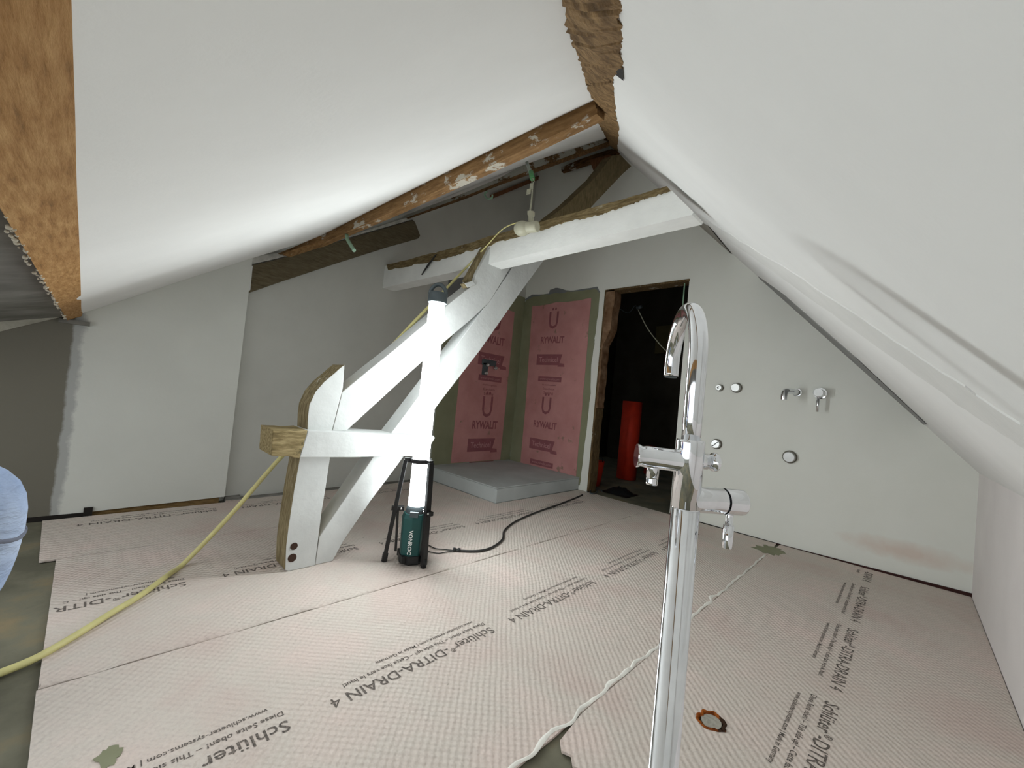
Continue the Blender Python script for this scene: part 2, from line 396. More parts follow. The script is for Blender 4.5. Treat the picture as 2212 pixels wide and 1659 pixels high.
def roll(px, py, topy, r, label, lean=0):
    b = onZ(px, py); b += V(.0, 0, 0)
    d = b.dot(_f); h = (py-topy)/F*d
    t = thing('foam_roll', b, label, 'roll')
    ax = V(0, lean, 1)
    m = MB(); m.lathe(b+V(0, 0, .004), ax, [(0, 0), (0, r), (h, r), (h, r*.92), (h-.01, r*.9), (h-.01, r*.55), (h, r*.5), (h, r*.3), (h-.03, r*.28), (h-.03, 0)], 28); m.build('rolled_sheet', REDF, t)
    sp = [b+V(math.cos(a)*r*(.3+.68*a/22), math.sin(a)*r*(.3+.68*a/22), h+.004) for a in [k*.4 for k in range(55)]]
    m = MB(); m.tube(sp, .006, 5); m.build('spiral_end', flat('roll_end', (150, 30, 10), .8), t)
roll(1352, 1034, 868, .135, 'tall orange-red foam roll standing in the dark room past the doorway')
roll(1402, 1024, 965, .085, 'short orange-red roll just right of the taller roll past the doorway')
t = thing('bucket', V(4.5, 2.84, -1), 'red bucket mostly hidden behind the left door jamb', 'bucket')
m = MB(); m.lathe(V(4.5, 2.84, -.998), (0, 0, 1), [(0, 0), (0, .13), (.30, .16), (.30, .145), (.02, .118), (.02, 0)], 28); m.build('body', REDF, t)
hd = [V(4.5, 2.84+.16*math.cos(a), -.70+.12*math.sin(a)) for a in [math.pi*k/14 for k in range(15)]]
m = MB(); m.tube(hd, .006, 6); m.build('handle', BLACKM, t)
t = thing('rag', V(4.42, 2.38, -1), 'crumpled black cloth on the floor just past the doorway', 'cloth')
m = MB(); vs = []; n = 14
for i in range(n):
    for j in range(n):
        u, v = i/(n-1)-.5, j/(n-1)-.5; e = max(0, 1-4*(u*u+v*v))
        vs.append(V(4.42+u*.3, 2.38+v*.34, -.997+e*(.05+.06*abs(noise.noise(V(u*7, v*7, 3))))))
m.add(vs, [[i*n+j, i*n+j+1, (i+1)*n+j+1, (i+1)*n+j] for i in range(n-1) for j in range(n-1)], True)
m.build('folded_fabric', BLACKP, t)
t = thing('hanging_cable', onX(1378, 662, 4.9), 'thin pale cable slanting down in the dark doorway', 'cable')
m = MB(); m.tube(spline([onX(1378, 668, 4.9), onX(1398, 708, 4.9), onX(1424, 742, 4.88), onX(1458, 778, 4.86)], 5), .006, 6); m.build('cable', CREAM, t)
m = MB(); m.tube(spline([onX(1340, 668, 4.9), onX(1358, 676, 4.9), onX(1372, 660, 4.9), onX(1378, 668, 4.9)], 5), .005, 6); m.lathe(onX(1380, 664, 4.9), (0, -1, .2), [(-.03, 0), (-.03, .022), (.04, .022), (.04, 0)], 12); m.build('connector', GREYP, t)
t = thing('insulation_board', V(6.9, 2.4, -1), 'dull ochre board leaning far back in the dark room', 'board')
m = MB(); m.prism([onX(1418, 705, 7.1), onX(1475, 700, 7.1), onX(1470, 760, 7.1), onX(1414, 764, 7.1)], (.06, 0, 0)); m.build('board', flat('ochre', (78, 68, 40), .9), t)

# ------------------------------------------------------------------ text
def textmesh(body, offset=.0, spacing=1.0):
    c = bpy.data.curves.new('tmp', 'FONT'); c.body = body; c.offset = offset; c.space_character = spacing; c.resolution_u = 2
    o = bpy.data.objects.new('tmp', c); COL.objects.link(o)
    dg = bpy.context.evaluated_depsgraph_get(); me = bpy.data.meshes.new_from_object(o.evaluated_get(dg))
    vs = [Vector(v.co) for v in me.vertices]; fs = [list(p.vertices) for p in me.polygons]
    bpy.data.objects.remove(o); bpy.data.curves.remove(c); bpy.data.meshes.remove(me)
    x0 = min(v.x for v in vs); x1 = max(v.x for v in vs)
    return [Vector((v.x-x0, v.y, 0)) for v in vs], fs, x1-x0
_tc = {}
def text(mb, body, origin, xd, yd, width, offset=.0, hscale=1.0):
    "write body with its left end of the baseline at origin (survey units), reading along xd, up along yd"
    k = (body, offset)
    if k not in _tc: _tc[k] = textmesh(body, offset)
    vs, fs, w = _tc[k]; s = width/w; xd = Vector(xd).normalized(); yd = Vector(yd).normalized()
    mb.add([origin+xd*v.x*s+yd*v.y*s*hscale for v in vs], fs)

# ------------------------------------------------------------------ membrane sheets
MT = .007    # thickness
def wob_line(a, b, n, amp, seed, lift=0):
    out = []
    for i in range(n+1):
        t = i/n; p = a.lerp(b, t); d = (b-a).normalized(); s = V(-d.y, d.x, 0)
        out.append(p + s*amp*noise.noise(V(t*n*.23, seed, 0)) + V(0, 0, lift*abs(noise.noise(V(t*n*.3, seed, 5)))))
    return out
ZS = -1+.0
def mainline(mb, body, org, xd, yd, width):
    a, c = body.split('®') if '®' in body else ('', body)
    if not a: return text(mb, c, org, xd, yd, width, .008)
    ws = [textmesh(q, .008)[2] for q in (a, '®', c)]; gap = .05
    k = width/(ws[0]+ws[1]*.5+ws[2]+2*gap); xd = Vector(xd); yd = Vector(yd)
    text(mb, a, org, xd, yd, ws[0]*k, .008)
    text(mb, '®', org+xd*(ws[0]+gap)*k+yd*.36*k, xd, yd, ws[1]*.5*k, .004)
    o3 = org+xd*(ws[0]+ws[1]*.5+2*gap)*k
    if c.endswith(' 4'):
        w4 = textmesh('4', 0)[2]; wc = textmesh(c[:-2], .008)[2]
        text(mb, c[:-2], o3, xd, yd, wc*k, .008); text(mb, '4', o3+xd*(ws[2]-w4)*k, xd, yd, w4*k, 0)
    else: text(mb, c, o3, xd, yd, ws[2]*k, .008)
def block(par, mainY, xs, main, s1, s2, wf):
    z = ZS+MT+.0008
    tm = MB(); mainline(tm, main, V(xs, mainY+.024, z), (-1, 0, 0), (0, -1, 0), .68*wf)
    tag(tm.build('printed_lettering', INK, par), 'large grey printed lettering')
    for q, s_, w in ((.066, s1, .61/59), (.104, s2, .50/47)):
        if s_:
            tm = MB(); text(tm, s_, V(xs-(.03 if q > .1 else 0), mainY+q, z), (-1, 0, 0), (0, -1, 0), w*len(s_), .01, 1.0)
            tag(tm.build('small_print', INK, par), 'small grey printed line')
def sheet(outline, label, texts, mainY, edge=None, group='decoupling membrane sheets laid on the floor'):
    c = sum(outline, V(0, 0, 0))/len(outline)
    t = thing('membrane_sheet', V(c.x, c.y, -1), label, 'floor membrane', group)
    m = MB(); m.prism(outline, (0, 0, MT)); m.build('fleece_sheet', MEMB, t)
    for b_ in texts: block(t, mainY, *b_)
    if edge:
        m = MB(); a, b, n, wd, lift, seed, mat = edge
        A = wob_line(a, b, n, .02, seed); vs = []
        d = (b-a).normalized(); s = V(-d.y, d.x, 0)
        for i, p in enumerate(A):
            z = lift*(.25+1.1*abs(noise.noise(V(i*.33, seed, 9)))); w = wd*(.6+.9*abs(noise.noise(V(i*.21, seed, 2))))
            vs += [p+V(0, 0, MT+.0005), p-s*w*.5+V(0, 0, MT+z), p-s*w+V(0, 0, MT+z*.35), p-s*w*.9+V(0, 0, MT*.4)]
        m.add(vs, [[i*4+k, i*4+k+1, i*4+k+5, i*4+k+4] for i in range(len(A)-1) for k in range(3)], True)
        m.build('curled_edge', mat, t)
    return t
MAIN = 'Schlüter®-DITRA-DRAIN 4'
SM1 = 'Diese Seite oben! – This side up! – Cette face vers le haut!'
SM2 = 'www.schlueter-systems.com | Made in Germany'
def full(x): return (x, MAIN, SM1, SM2, 1)
y12, y23, y34 = 2.915, 1.80, .712
# against the left wall
o = [V(-.10, 3.62, ZS), V(-.075, y12, ZS)] + [V(x, y12+.003*math.sin(x*9), ZS) for x in [.1*k for k in range(0, 27)]] + [V(2.70, y12, ZS), V(2.70, 3.74, ZS), V(.82, 3.69, ZS), V(.8, 3.63, ZS)]
sheet(o, 'pinkish studded membrane strip farthest back along the left wall', [full(.72), full(1.50), full(2.28)], 3.44,
      (V(2.7, y12, ZS), V(-.07, y12, ZS), 90, .006, .006, 3, MEMB))
# second, under the truss
o = [V(-.02, y12-.004, ZS), V(-.015, y23, ZS)] + [V(x, y23+.004*math.sin(x*11), ZS) for x in [.1*k for k in range(0, 41)]] + [V(4.05, y23, ZS), V(4.05, 2.685, ZS), V(2.705, 2.685, ZS), V(2.705, y12-.004, ZS)]
sheet(o, 'pinkish membrane strip running under the timber truss and the light tube',
      [(.40, 'Schlüter®-DITR', 'Diese Seite oben! – This side up! – C', 'www.schlueter-systems.com |', .60), full(1.22), full(2.04), full(2.84), full(3.62)], 2.325,
      (V(4.05, y23, ZS), V(-.01, y23, ZS), 150, .018, .016, 11, MEMB))
# third, wide bright one in the middle
o = [V(-.018, y23-.006, ZS), V(.0, .5+y34-.5, ZS)] + [V(.02+x, y34+.006*noise.noise(V(x*9, 1, 1)), ZS) for x in [.08*k for k in range(0, 46)]] + [V(3.7, y34, ZS), V(4.05, y34+.02, ZS), V(4.05, y23-.006, ZS)]
sheet(o, 'brightest membrane strip in the middle, with two complete rows of print in view', [full(.49), full(1.29), full(2.08), full(2.88), full(3.66)], 1.222,
      (V(3.62, y34, ZS), V(.1, y34, ZS), 170, .018, .010, 23, EDGE))
# fourth, on the right, with the hole cut out
hc = onZ(1536, 1562); hr = .045
def ring(c, r, n, z, a0=0, jit=.30):
    return [V(c.x+math.cos(a)*r*(1+jit*noise.noise(V(math.cos(a)*2, math.sin(a)*2, 4))), c.y+math.sin(a)*r*(.85+jit*noise.noise(V(math.cos(a)*2, math.sin(a)*2, 8))), z) for a in [a0+2*math.pi*k/n for k in range(n)]]
rg = ring(hc, hr, 40, ZS)
left_edge = [(1.06, .69), (1.035, .665), (1.045, .64), (1.02, .615), (1.035, .58), (1.01, .54), (1.03, .50), (1.0, .46), (1.02, hc.y)]
lo_edge = [(1.02, hc.y), (1.0, .3), (1.02, .2), (1.0, .1), (1.01, 0), (1.0, KY+.003)]
top = [V(x, y, ZS) for x, y in left_edge] + rg[20::-1] + [V(4.05, hc.y, ZS), V(4.05, .705, ZS)] + [V(x, y34-.003+.002*noise.noise(V(x*8, 5, 5)), ZS) for x in [3.6-.1*k for k in range(25)]]
bot = [V(x, y, ZS) for x, y in lo_edge] + [V(4.05, KY+.003, ZS), V(4.05, hc.y, ZS)] + [rg[0]]+rg[:19:-1]
t = thing('membrane_sheet', V(2.5, .2, -1), 'membrane strip on the right beside the low wall, with a round hole cut in it', 'floor membrane', 'decoupling membrane sheets laid on the floor')
m = MB()
for P_ in (top, bot):
    n = len(P_); up_ = V(0, 0, MT)
    fs = [[n+k for k in range(n)]] + [[k, (k+1) % n, n+(k+1) % n, n+k] for k in range(n) if not (abs(P_[k].y-hc.y) < 1e-4 and abs(P_[(k+1) % n].y-hc.y) < 1e-4)]
    m.add(list(P_)+[p+up_ for p in P_], fs)
m.build('fleece_sheet', MEMB, t)
for xs in (1.17, 1.97, 2.76, 3.56): block(t, .145, xs, MAIN, SM1, SM2, 1)
block(t, .145, 3.95, '-DRAIN 4', 'le haut!', None, .37)
# torn floor hole with a crumpled plug
t = thing('floor_drain_opening', V(hc.x, hc.y, -1), 'round opening torn in the membrane with brown rim, in front of the tap', 'hole')
m = MB(); n = 40
r1 = ring(hc, hr*1.0, n, ZS+MT+.005, jit=.5); r2 = ring(hc, hr*.8, n, ZS+.002, jit=.5); r0 = ring(hc, hr*1.12, n, ZS+MT+.0005)
m.add(r0+r1+r2, [[k, (k+1) % n, n+(k+1) % n, n+k] for k in range(n)]+[[n+k, n+(k+1) % n, 2*n+(k+1) % n, 2*n+k] for k in range(n)], True)
m.build('torn_rim', wood('rusty_rim', (110, 52, 16), (196, 108, 34), (2, 2, 2), (60, 40, 26), .5, 1.0), t)
m = MB(); vs = []; n = 16
for i in range(n):
    for j in range(n):
        u, v = (i/(n-1)-.5)*2, (j/(n-1)-.5)*2; rr = max(1, math.hypot(u, v)/.98) ; u /= rr; v /= rr
        vs.append(V(hc.x+u*hr*.8, hc.y+v*hr*.68, ZS+.001+.012*abs(noise.noise(V(u*2.2, v*2.2, 7)))*(1-.8*(u*u+v*v))+.004))
m.add(vs, [[i*n+j, i*n+j+1, (i+1)*n+j+1, (i+1)*n+j] for i in range(n-1) for j in range(n-1)], True)
tag(m.build('crumpled_plug', flat('grey_white_plug', (172, 168, 156), .7, 0, 60, .8), t), 'crumpled greyish white plug')
# olive mortar smear by the door wall
m = MB(); c = onZ(1662, 1190)
pts = []
for k in range(36):
    a = 2*math.pi*k/36; r = .13*(1+.45*noise.noise(V(math.cos(a)*3, math.sin(a)*3, 1)))+random.uniform(-.012, .012)
    pts.append(V(min(4.045, c.x+math.cos(a)*r*.9), c.y+math.sin(a)*r*.7, ZS+MT+.0006))
m.prism(pts, (0, 0, .0015))
tag(m.build('mortar_smear', OLIVE), 'olive green smear of mortar on the membrane by the door wall', 'stain')
m = MB(); c = onZ(235, 1640); pts = []
for k in range(24):
    a = 2*math.pi*k/24; r = .035*(1+.5*noise.noise(V(math.cos(a)*2, math.sin(a)*2, 6)))
    pts.append(V(c.x+math.cos(a)*r*.7, c.y+math.sin(a)*r, ZS+MT+.0006))
m.prism(pts, (0, 0, .0012))
tag(m.build('mortar_smear', OLIVE), 'small grey smear on the membrane at the lower left', 'stain')

# ------------------------------------------------------------------ roof timbers
BEAM0 = wood('ochre_beam_wood', (172, 128, 78), (204, 162, 110), (7, 1, 7), bst=.5)
BEAMH = wood('hip_beam_wood', (112, 86, 54), (170, 138, 96), (2.2, 2.2, 3), (222, 216, 204), .69, 1.0)
PUR1 = wood('purlin_wood', (130, 98, 62), (166, 130, 88), (5, .6, 5), (196, 190, 176), .58, .6, pscale=9)
PUR1L = wood('purlin_lower_wood', (142, 106, 68), (186, 146, 102), (5, .6, 5), (190, 184, 170), .70, .5)
PUR2 = wood('purlin_grey_paint', (90, 66, 40), (128, 98, 62), (5, .6, 5), (168, 166, 156), .44, .6, pscale=9)
DARKW = wood('dark_plank_wood', (96, 86, 66), (116, 106, 84), (1, 6, 6), (110, 104, 88), .72, .5)
BROWN = wood('weathered_brown_wood', (120, 106, 76), (150, 134, 102), (3, 3, 1), (150, 142, 118), .70, .6)
REDW = wood('red_brown_wood', (110, 72, 48), (140, 96, 66), (5, 5, 1))
WPAINT = plaster('white_painted_timber', (205, 207, 205), 6, 26, .5, scale=7)
SIDEW = wood('worn_side_wood', (120, 106, 76), (166, 152, 118), (5, 5, 1), (205, 200, 186), .60, .7)
RAW = wood('raw_ochre_wood', (134, 118, 82), (186, 168, 126), (1, 6, 6), (96, 88, 62), .62, .7)

# beam on the far left of the slope
t = thing('ceiling_beam', V(-.07, 1.6, .2), 'wide ochre beam along the slope at the top left corner', 'beam')
m = MB(); xs = [KY-.05+(3.64-KY+.05)*k/60 for k in range(61)]
vs = []
for y in xs:
    dx = -.005+.006*y+.003*max(0, noise.noise(V(y*1.5, 2, 2))) + (.012 if 2.45 < y < 2.62 else 0)
    vs += [V(-.033-dx, y, .2455-dx*.7), V(-.105, y, .195), V(-.105, y, .30), V(-.033, y, .36)]
m.add(vs, [[i*4+k, i*4+(k+1) % 4, (i+1)*4+(k+1) % 4, (i+1)*4+k] for i in range(60) for k in range(4)]+[[0, 1, 2, 3], [240, 241, 242, 243]])
m.build('beam', BEAM0, t)
m = MB()
for k in range(110):
    y = .5+3.05*random.random(); r = .0015+.0035*random.random()
    c = V(-.108+random.uniform(-.006, .004), y, .196); m.lathe(c-V(0, 0, r), (random.uniform(-.5, .5), random.uniform(-.5, .5), 1), [(0, 0), (r*.3, r*.8), (r, r), (r*1.7, r*.6), (r*2, 0)], 6)
tag(m.build('plaster_crumbs', plaster('crumb', (206, 198, 180), 10, 40, .5), t), 'pale crumbs of plaster along the edge', kind='stuff')
m = MB(); m.box(V(-.075, 3.635, .19), (.065, 0, 0), (0, .02, 0), (0, 0, .012)); m.build('plaster_bed', GREYPL, t)
# lath along the wall top in the bare corner
m = MB(); m.prism([onY(0, 690, 3.63), onY(130, 660, 3.63), onY(135, 684, 3.63), onY(0, 716, 3.63)], (0, .03, 0)); m.prism([onY(-200, 745, 3.63), onY(0, 690, 3.63), onY(0, 716, 3.63), onY(-200, 775, 3.63)], (0, .03, 0))
tag(m.build('plaster_lath', plaster('torn_plasterboard', (170, 166, 152), 20, 20, 1.0, scale=14)), 'torn pale plasterboard edge on top of the bare wall at far left', 'plasterboard')

# hip beam
Lp = [(1150, -330), (1178, -180), (1200, -80), (1215, 0), (1220, 40), (1229, 75), (1241, 105), (1251, 130), (1258, 152), (1264, 178), (1268, 186), (1280, 215), (1288, 240), (1291, 262), (1300, 280), (1308, 297), (1316, 318), (1322, 330)]
Rp = [(1352, -330), (1345, -180), (1340, -80), (1338, 0), (1340, 40), (1341, 75), (1342, 105), (1344, 130), (1345, 148), (1324, 168), (1325, 186), (1328, 215), (1330, 240), (1333, 262), (1338, 275), (1336, 297), (1334, 318), (1336, 330)]
t = thing('hip_beam', V(1.5, 1.1, 1.2), 'rough brown beam hewn along the crease between both slopes, top centre', 'beam')
m = MB(); vs = []; N = len(Lp)
LL = []; RR = []
for i in range(N):
    l = onL(*Lp[i], .002); r = onR(*Rp[i], .002); LL.append(l); RR.append(r)
def densify(P, n=5, a=.004):
    out = []
    for p, q in zip(P, P[1:]):
        for k in range(n): out.append(p.lerp(q, k/n)+V(random.uniform(-a, a), random.uniform(-a, a), 0))
    return out+[P[-1]]
sL = random.getstate(); LL = densify(LL); RR = densify(RR)
for l, r in zip(LL, RR):
    mid = (l+r)/2 - V(0, 0, .004+.006*random.random())
    vs += [l, mid, r, r+V(0, 0, .06), l+V(0, 0, .06)]
m.add(vs, [[i*5+k, i*5+(k+1) % 5, (i+1)*5+(k+1) % 5, (i+1)*5+k] for i in range(len(LL)-1) for k in range(5)]+[[0, 1, 2, 3, 4], [len(vs)-5+k for k in range(5)]])
m.build('beam', BEAMH, t)
# dark torn pocket right of the hip beam
m = MB(); m.prism([onR(*p, .004) for p in [(1326, 152), (1345, 148), (1347, 175), (1338, 168), (1330, 162)]], (0, .01, .02)); m.build('torn_pocket', DARKGAP, t)

# first purlin
t = thing('roof_purlin', V(1.2, 2.3, 1), 'long brown purlin with plaster smears hanging lowest under the left slope', 'beam', None)
tp = [(600, 548), (700, 506), (850, 430), (1000, 355), (1150, 280), (1285, 216)]
bt = [(612, 552), (700, 523), (850, 456), (1000, 386), (1150, 315), (1289, 246)]
b2 = [(618, 548), (702, 532), (850, 469), (1000, 398), (1150, 327), (1290, 258)]
tops = [onL(*p) for p in tp]; bots = []; b2s = []
for p, q, q2 in zip(tp, bt, b2):
    P = onL(*p); X = P.x
    bots.append(onX(*q, X+.004)); b2s.append(onX(*q2, X+.06))
m = MB(); n = len(tops)
up_ = V(.03, 0, .05)
vs = [];
for a, b_ in zip(tops, bots): vs += [a, b_, b_+V(.05, 0, .004), a+V(.07, 0, .03)]
m.add(vs, [[i*4+k, i*4+(k+1) % 4, (i+1)*4+(k+1) % 4, (i+1)*4+k] for i in range(n-1) for k in range(4)]+[[0, 1, 2, 3], [4*n-4+k for k in range(4)]])
m.build('side_face_board', PUR1, t)
m = MB(); vs = []
for b_, c in zip(bots, b2s): vs += [b_-V(0, 0, .001), c-V(0, 0, .001), c+V(0, 0, .02), b_+V(0, 0, .02)]
m.add(vs, [[i*4+k, i*4+(k+1) % 4, (i+1)*4+(k+1) % 4, (i+1)*4+k] for i in range(n-1) for k in range(4)]+[[0, 1, 2, 3], [4*n-4+k for k in range(4)]])
m.build('lower_batten', PUR1L, t)
# second purlin near the gable
t = thing('roof_purlin', V(2.6, 2.8, 1.9), 'shorter purlin with whitish brushed face, farther back and right of the long one', 'beam', None)
tp = [(872, 466), (1000, 418), (1080, 384), (1138, 352), (1220, 328), (1311, 298)]
bt = [(877, 471), (1000, 426), (1080, 393), (1140, 370), (1220, 341), (1313, 307)]
b2 = [(882, 473), (1000, 432), (1080, 400), (1140, 379), (1220, 350), (1314, 317)]
Xs = [2.06, 2.18, 2.28, 2.34, 2.62, 3.05]
def strip(name, A, B, XA, XB, th, mat, par):
    m = MB(); vs = []; n = len(A)
    for a, b_, xa, xb in zip(A, B, XA, XB):
        p = onX(*a, xa); q = onX(*b_, xb); vs += [p, q, q+V(*th), p+V(*th)]
    m.add(vs, [[i*4+k, i*4+(k+1) % 4, (i+1)*4+(k+1) % 4, (i+1)*4+k] for i in range(n-1) for k in range(4)]+[[0, 1, 2, 3], [4*n-4+k for k in range(4)]])
    return m.build(name, mat, par)
strip('side_face_board', tp, bt, Xs, Xs, (.04, 0, .03), PUR2, t)
strip('lower_batten', bt, b2, [x-.004 for x in Xs], [x+.02 for x in Xs], (.02, 0, .02), wood('purlin2_wood', (86, 62, 36), (122, 92, 58), (5, .6, 5), (170, 166, 156), .66), t)
# wall plate strips
t = thing('wall_plate', onW(1062, 422), 'thin dark brown batten under the second purlin, high on the back wall', 'batten')
m = MB(); m.prism([onW(*p, .03) for p in [(1062, 420), (1212, 360), (1213, 368), (1064, 429)]], (0, .025, 0)); m.build('batten', REDW, t)
t = thing('wall_plate', onX(1260, 345, 3.98), 'short brown batten running into the apex of the roof', 'batten')
m = MB(); m.prism([onX(*p, 3.98) for p in [(1212, 362), (1250, 345), (1285, 333), (1320, 322), (1336, 324), (1330, 336), (1290, 346), (1213, 371)]], (.05, 0, 0)); m.build('batten', wood('apex_wood', (84, 56, 32), (120, 86, 52), (5, 1, 5), (170, 166, 156), .6), t)
t = thing('apex_post', onX(1292, 360, 3.92), 'short red-brown timber block hanging under the roof apex', 'timber')
m = MB(); m.prism([onX(*p, 3.9) for p in [(1273, 345), (1318, 334), (1320, 345), (1310, 365), (1287, 382)]], (.12, 0, 0)); m.build('block', REDW, t)

# dark plank on the left wall with plaster strip above
t = thing('wall_plank', onW(720, 550), 'broad dark brown plank set in the left wall below the slope', 'plank')
pk = [(543, 573), (600, 560), (700, 531), (800, 502), (892, 475), (897, 480), (908, 509), (904, 515), (840, 533), (720, 571), (600, 611), (534, 634)]
m = MB(); m.prism([onW(*p, .035) for p in pk], (0, .034, 0)); m.build('plank', DARKW, t, bevel=.003)
pk = [(541, 556), (605, 545), (640, 545), (720, 520), (800, 495), (878, 470), (892, 474), (800, 500), (700, 529), (600, 558), (543, 571)]
m = MB(); m.prism([onW(*p, .03) for p in pk], (0, .029, 0)); m.build('broken_plaster_edge', plaster('broken_plaster', (186, 184, 176), 26, 20, .9, scale=16), t)
m = MB(); m.prism([onW(*p, .04) for p in [(541, 574), (546, 574), (541, 626), (533, 634)]], (0, .035, 0)); m.build('plaster_end', FILLER, t)

# white tie beam crossing the room
BX = 1.93
def bx_(p): return onX(*p, BX)
topw = [(1053, 529), (1100, 514), (1150, 500), (1200, 485), (1250, 471), (1300, 462), (1350, 444), (1400, 425), (1445, 410)]
WBEAM = plaster('cross_beam_paint', (240, 241, 238), 5, 26, .5, scale=7)
t = thing('cross_beam', V(BX, 2.2, .93), 'white painted beam crossing from the back wall to the right slope', 'beam')
m = MB()
near = [bx_(p) for p in [(1076, 566), (1495, 464)]]
pts = [V(BX, 3.72, .935), V(BX, near[0].y, .935)]
pts = [V(BX, wy(BX)-.0, 1.02-.085), near[0], near[1], bx_((1498, 458)), bx_((1442, 403))]
tl = [bx_(p) for p in [(1400, 417), (1300, 447), (1200, 474), (1100, 500), (1053, 516)]]
pts += tl + [V(BX, wy(BX)-.0, 1.155)]
m.prism(pts, (.13, 0, 0)); m.build('beam', WBEAM, t)
# unpainted strip along the upper front edge
up1 = [(835, 572), (900, 556), (960, 540), (1010, 526), (1053, 512), (1100, 498), (1200, 470), (1300, 443), (1400, 414), (1440, 402)]
lo1 = [(1447, 411), (1400, 425), (1370, 436), (1340, 446), (1300, 461), (1250, 472), (1200, 485), (1150, 501), (1100, 514), (1053, 530), (1010, 541), (960, 558), (900, 570), (838, 583)]
m = MB(); m.prism([onX(x, y, BX-.012) for x, y in wobpx(up1, 1)+wobpx(lo1, 2.5, 9)], (.011, 0, 0)); m.build('bare_upper_edge', wood('bare_edge', (104, 88, 58), (152, 134, 98), (6, 1, 6), (176, 170, 150), .66, .8), t)
# torn plaster bits hanging on the left half
m = MB(); m.prism([onX(*p, BX-.02) for p in [(940, 550), (943, 549), (925, 575), (911, 594), (910, 593), (922, 573)]], (.004, 0, 0)); m.build('hanging_wire', CABLEB, t)

# ------------------------------------------------------------------ truss
TY = 2.22; TT = .13
t = thing('roof_truss', V(1.2, TY+.06, -1), 'white painted timber truss with leaning struts standing on the floor', 'truss')
def face(pts, Y=TY): return [onY(*p, Y) for p in pts]
def fixfloor(P):
    for p in P:
        if p.z < -.985: p.z = -.992
    return P
def timber(name, px, Y=TY, th=TT, front=WPAINT, side=SIDEW, bev=.003, rough=0):
    if rough: px = wobpx(px+[px[0]], rough, 5)[:-1]
    m = MB(); P = face(px, Y); P = [V(p.x, p.y, max(p.z, -.992)) for p in P]
    m.prism(P, (0, th, 0)); ob = m.build(name, front, t, bevel=bev)
    ob.data.materials.append(side)
    for p in ob.data.polygons:
        if abs(p.normal.y) < .5 and side: p.material_index = 1
    return ob
post_px = [(744, 788), (741, 838), (730, 880), (717, 932), (713, 988), (704, 1050), (695, 1104), (680, 1224), (653, 1231), (624, 1239), (616, 1232), (618, 1180), (623, 1139), (635, 1060), (648, 988), (660, 945), (664, 929), (665, 900), (668, 875), (681, 847), (700, 825), (725, 804), (736, 794)]
timber('post', post_px, TY, .15, bev=.002)
raf = [(700, 1145), (748, 1074), (806, 988), (870, 903), (949, 797), (990, 741), (1045, 666), (1057, 652), (1085, 600), (1135, 520), (1150, 500), (1265, 500), (1186, 605), (1124, 631+2), (1037, 757), (957, 860), (935, 890), (871, 988), (800, 1083), (741, 1170), (718, 1216), (700, 1220), (678, 1224), (690, 1165)]
raf = [(700, 1145), (748, 1074), (806, 988), (870, 903), (949, 797), (990, 741), (1045, 666), (1057, 652), (1160, 500), (1222, 500), (1186, 547), (1146, 602), (1124, 632), (1037, 757), (957, 860), (935, 890), (871, 988), (800, 1083), (741, 1170), (718, 1216), (700, 1220), (680, 1224), (690, 1160)]
timber('rafter', raf, TY+.004, .13, side=WPAINT)
timber('upper_rafter', [(1165, 500), (1190, 468), (1225, 441), (1287, 382), (1322, 336), (1340, 334), (1364, 359), (1345, 376), (1285, 439), (1222, 512)], TY+.02, .11, BROWN, BROWN)
st = [(739, 847), (800, 797), (853, 755), (927, 692), (968, 658), (1021, 616), (1030, 590), (1062, 528), (1072, 545), (1080, 567), (1105, 575), (1057, 653), (1018, 690), (955, 743), (916, 778), (880, 810), (748, 931), (718, 931)]
timber('strut', st, TY, .13, side=WPAINT)
timber('cheek_board', [(1021, 616), (1007, 606), (1046, 535), (1058, 524), (1064, 529), (1040, 575), (1030, 600)], TY+.03, .05, SIDEW, SIDEW)
timber('wedge', [(1003, 612), (1021, 606), (1029, 615), (1010, 622)], TY-.012, .05)
tie = [(648, 988), (665, 930), (760, 934), (850, 938), (937, 941), (940, 946), (929, 964), (912, 986), (870, 985), (760, 988)]
TF = TY-.05
timber('tie', tie, TF, .21, side=WPAINT)
timber('bare_tie_end', [(586, 986), (589, 929), (665, 930), (655, 965), (648, 988)], TF+.001, .2, RAW, RAW, rough=1.5)
for c, r in (((635, 1180), 6), ((631, 1205), 7)):
    m = MB(); P = onY(*c, TY); m.lathe(P+V(0, .001, 0), (0, -1, 0), [(0, 0), (0, r/F*2.0*1.35), (.003, r/F*2.0*1.35), (.003, 0)], 12)
    m.build('knot_hole', flat('knot', (62, 40, 28), .9), t)

# ------------------------------------------------------------------ shower corner
SX = 2.71
t = thing('shower_tray', V(3.4, 3.25, -1), 'raised grey cement shower base in the back corner', 'shower base')
m = MB(); m.prism([V(SX, 2.69, -.998), V(4.05, 2.70, -.998), V(4.05, wy(4.05)-.01, -.998), V(SX, wy(SX)-.01, -.998)], (0, 0, .135)); m.build('base', CEMENT, t, bevel=.008)
m = MB(); m.prism([V(SX-.004, 2.686, -.863), V(4.05, 2.696, -.863), V(4.05, wy(4.05)-.01, -.863), V(SX-.004, wy(SX)-.01, -.863)], (0, 0, .012)); m.build('top_skim', CEMENT, t, bevel=.006)
t = thing('sealing_panel', V(4.05, 3.2, -.85), 'pink sealing fleece with olive border on the door wall, beside the doorway', 'wall membrane')
ol = [(1126, 657), (1150, 640), (1200, 634), (1235, 630), (1268, 626), (1288, 623), (1295, 634), (1291, 680), (1284, 730), (1283, 745), (1276, 790), (1275, 850), (1266, 930), (1258, 1000), (1252, 1048), (1180, 1034), (1098, 1008), (1102, 985)]
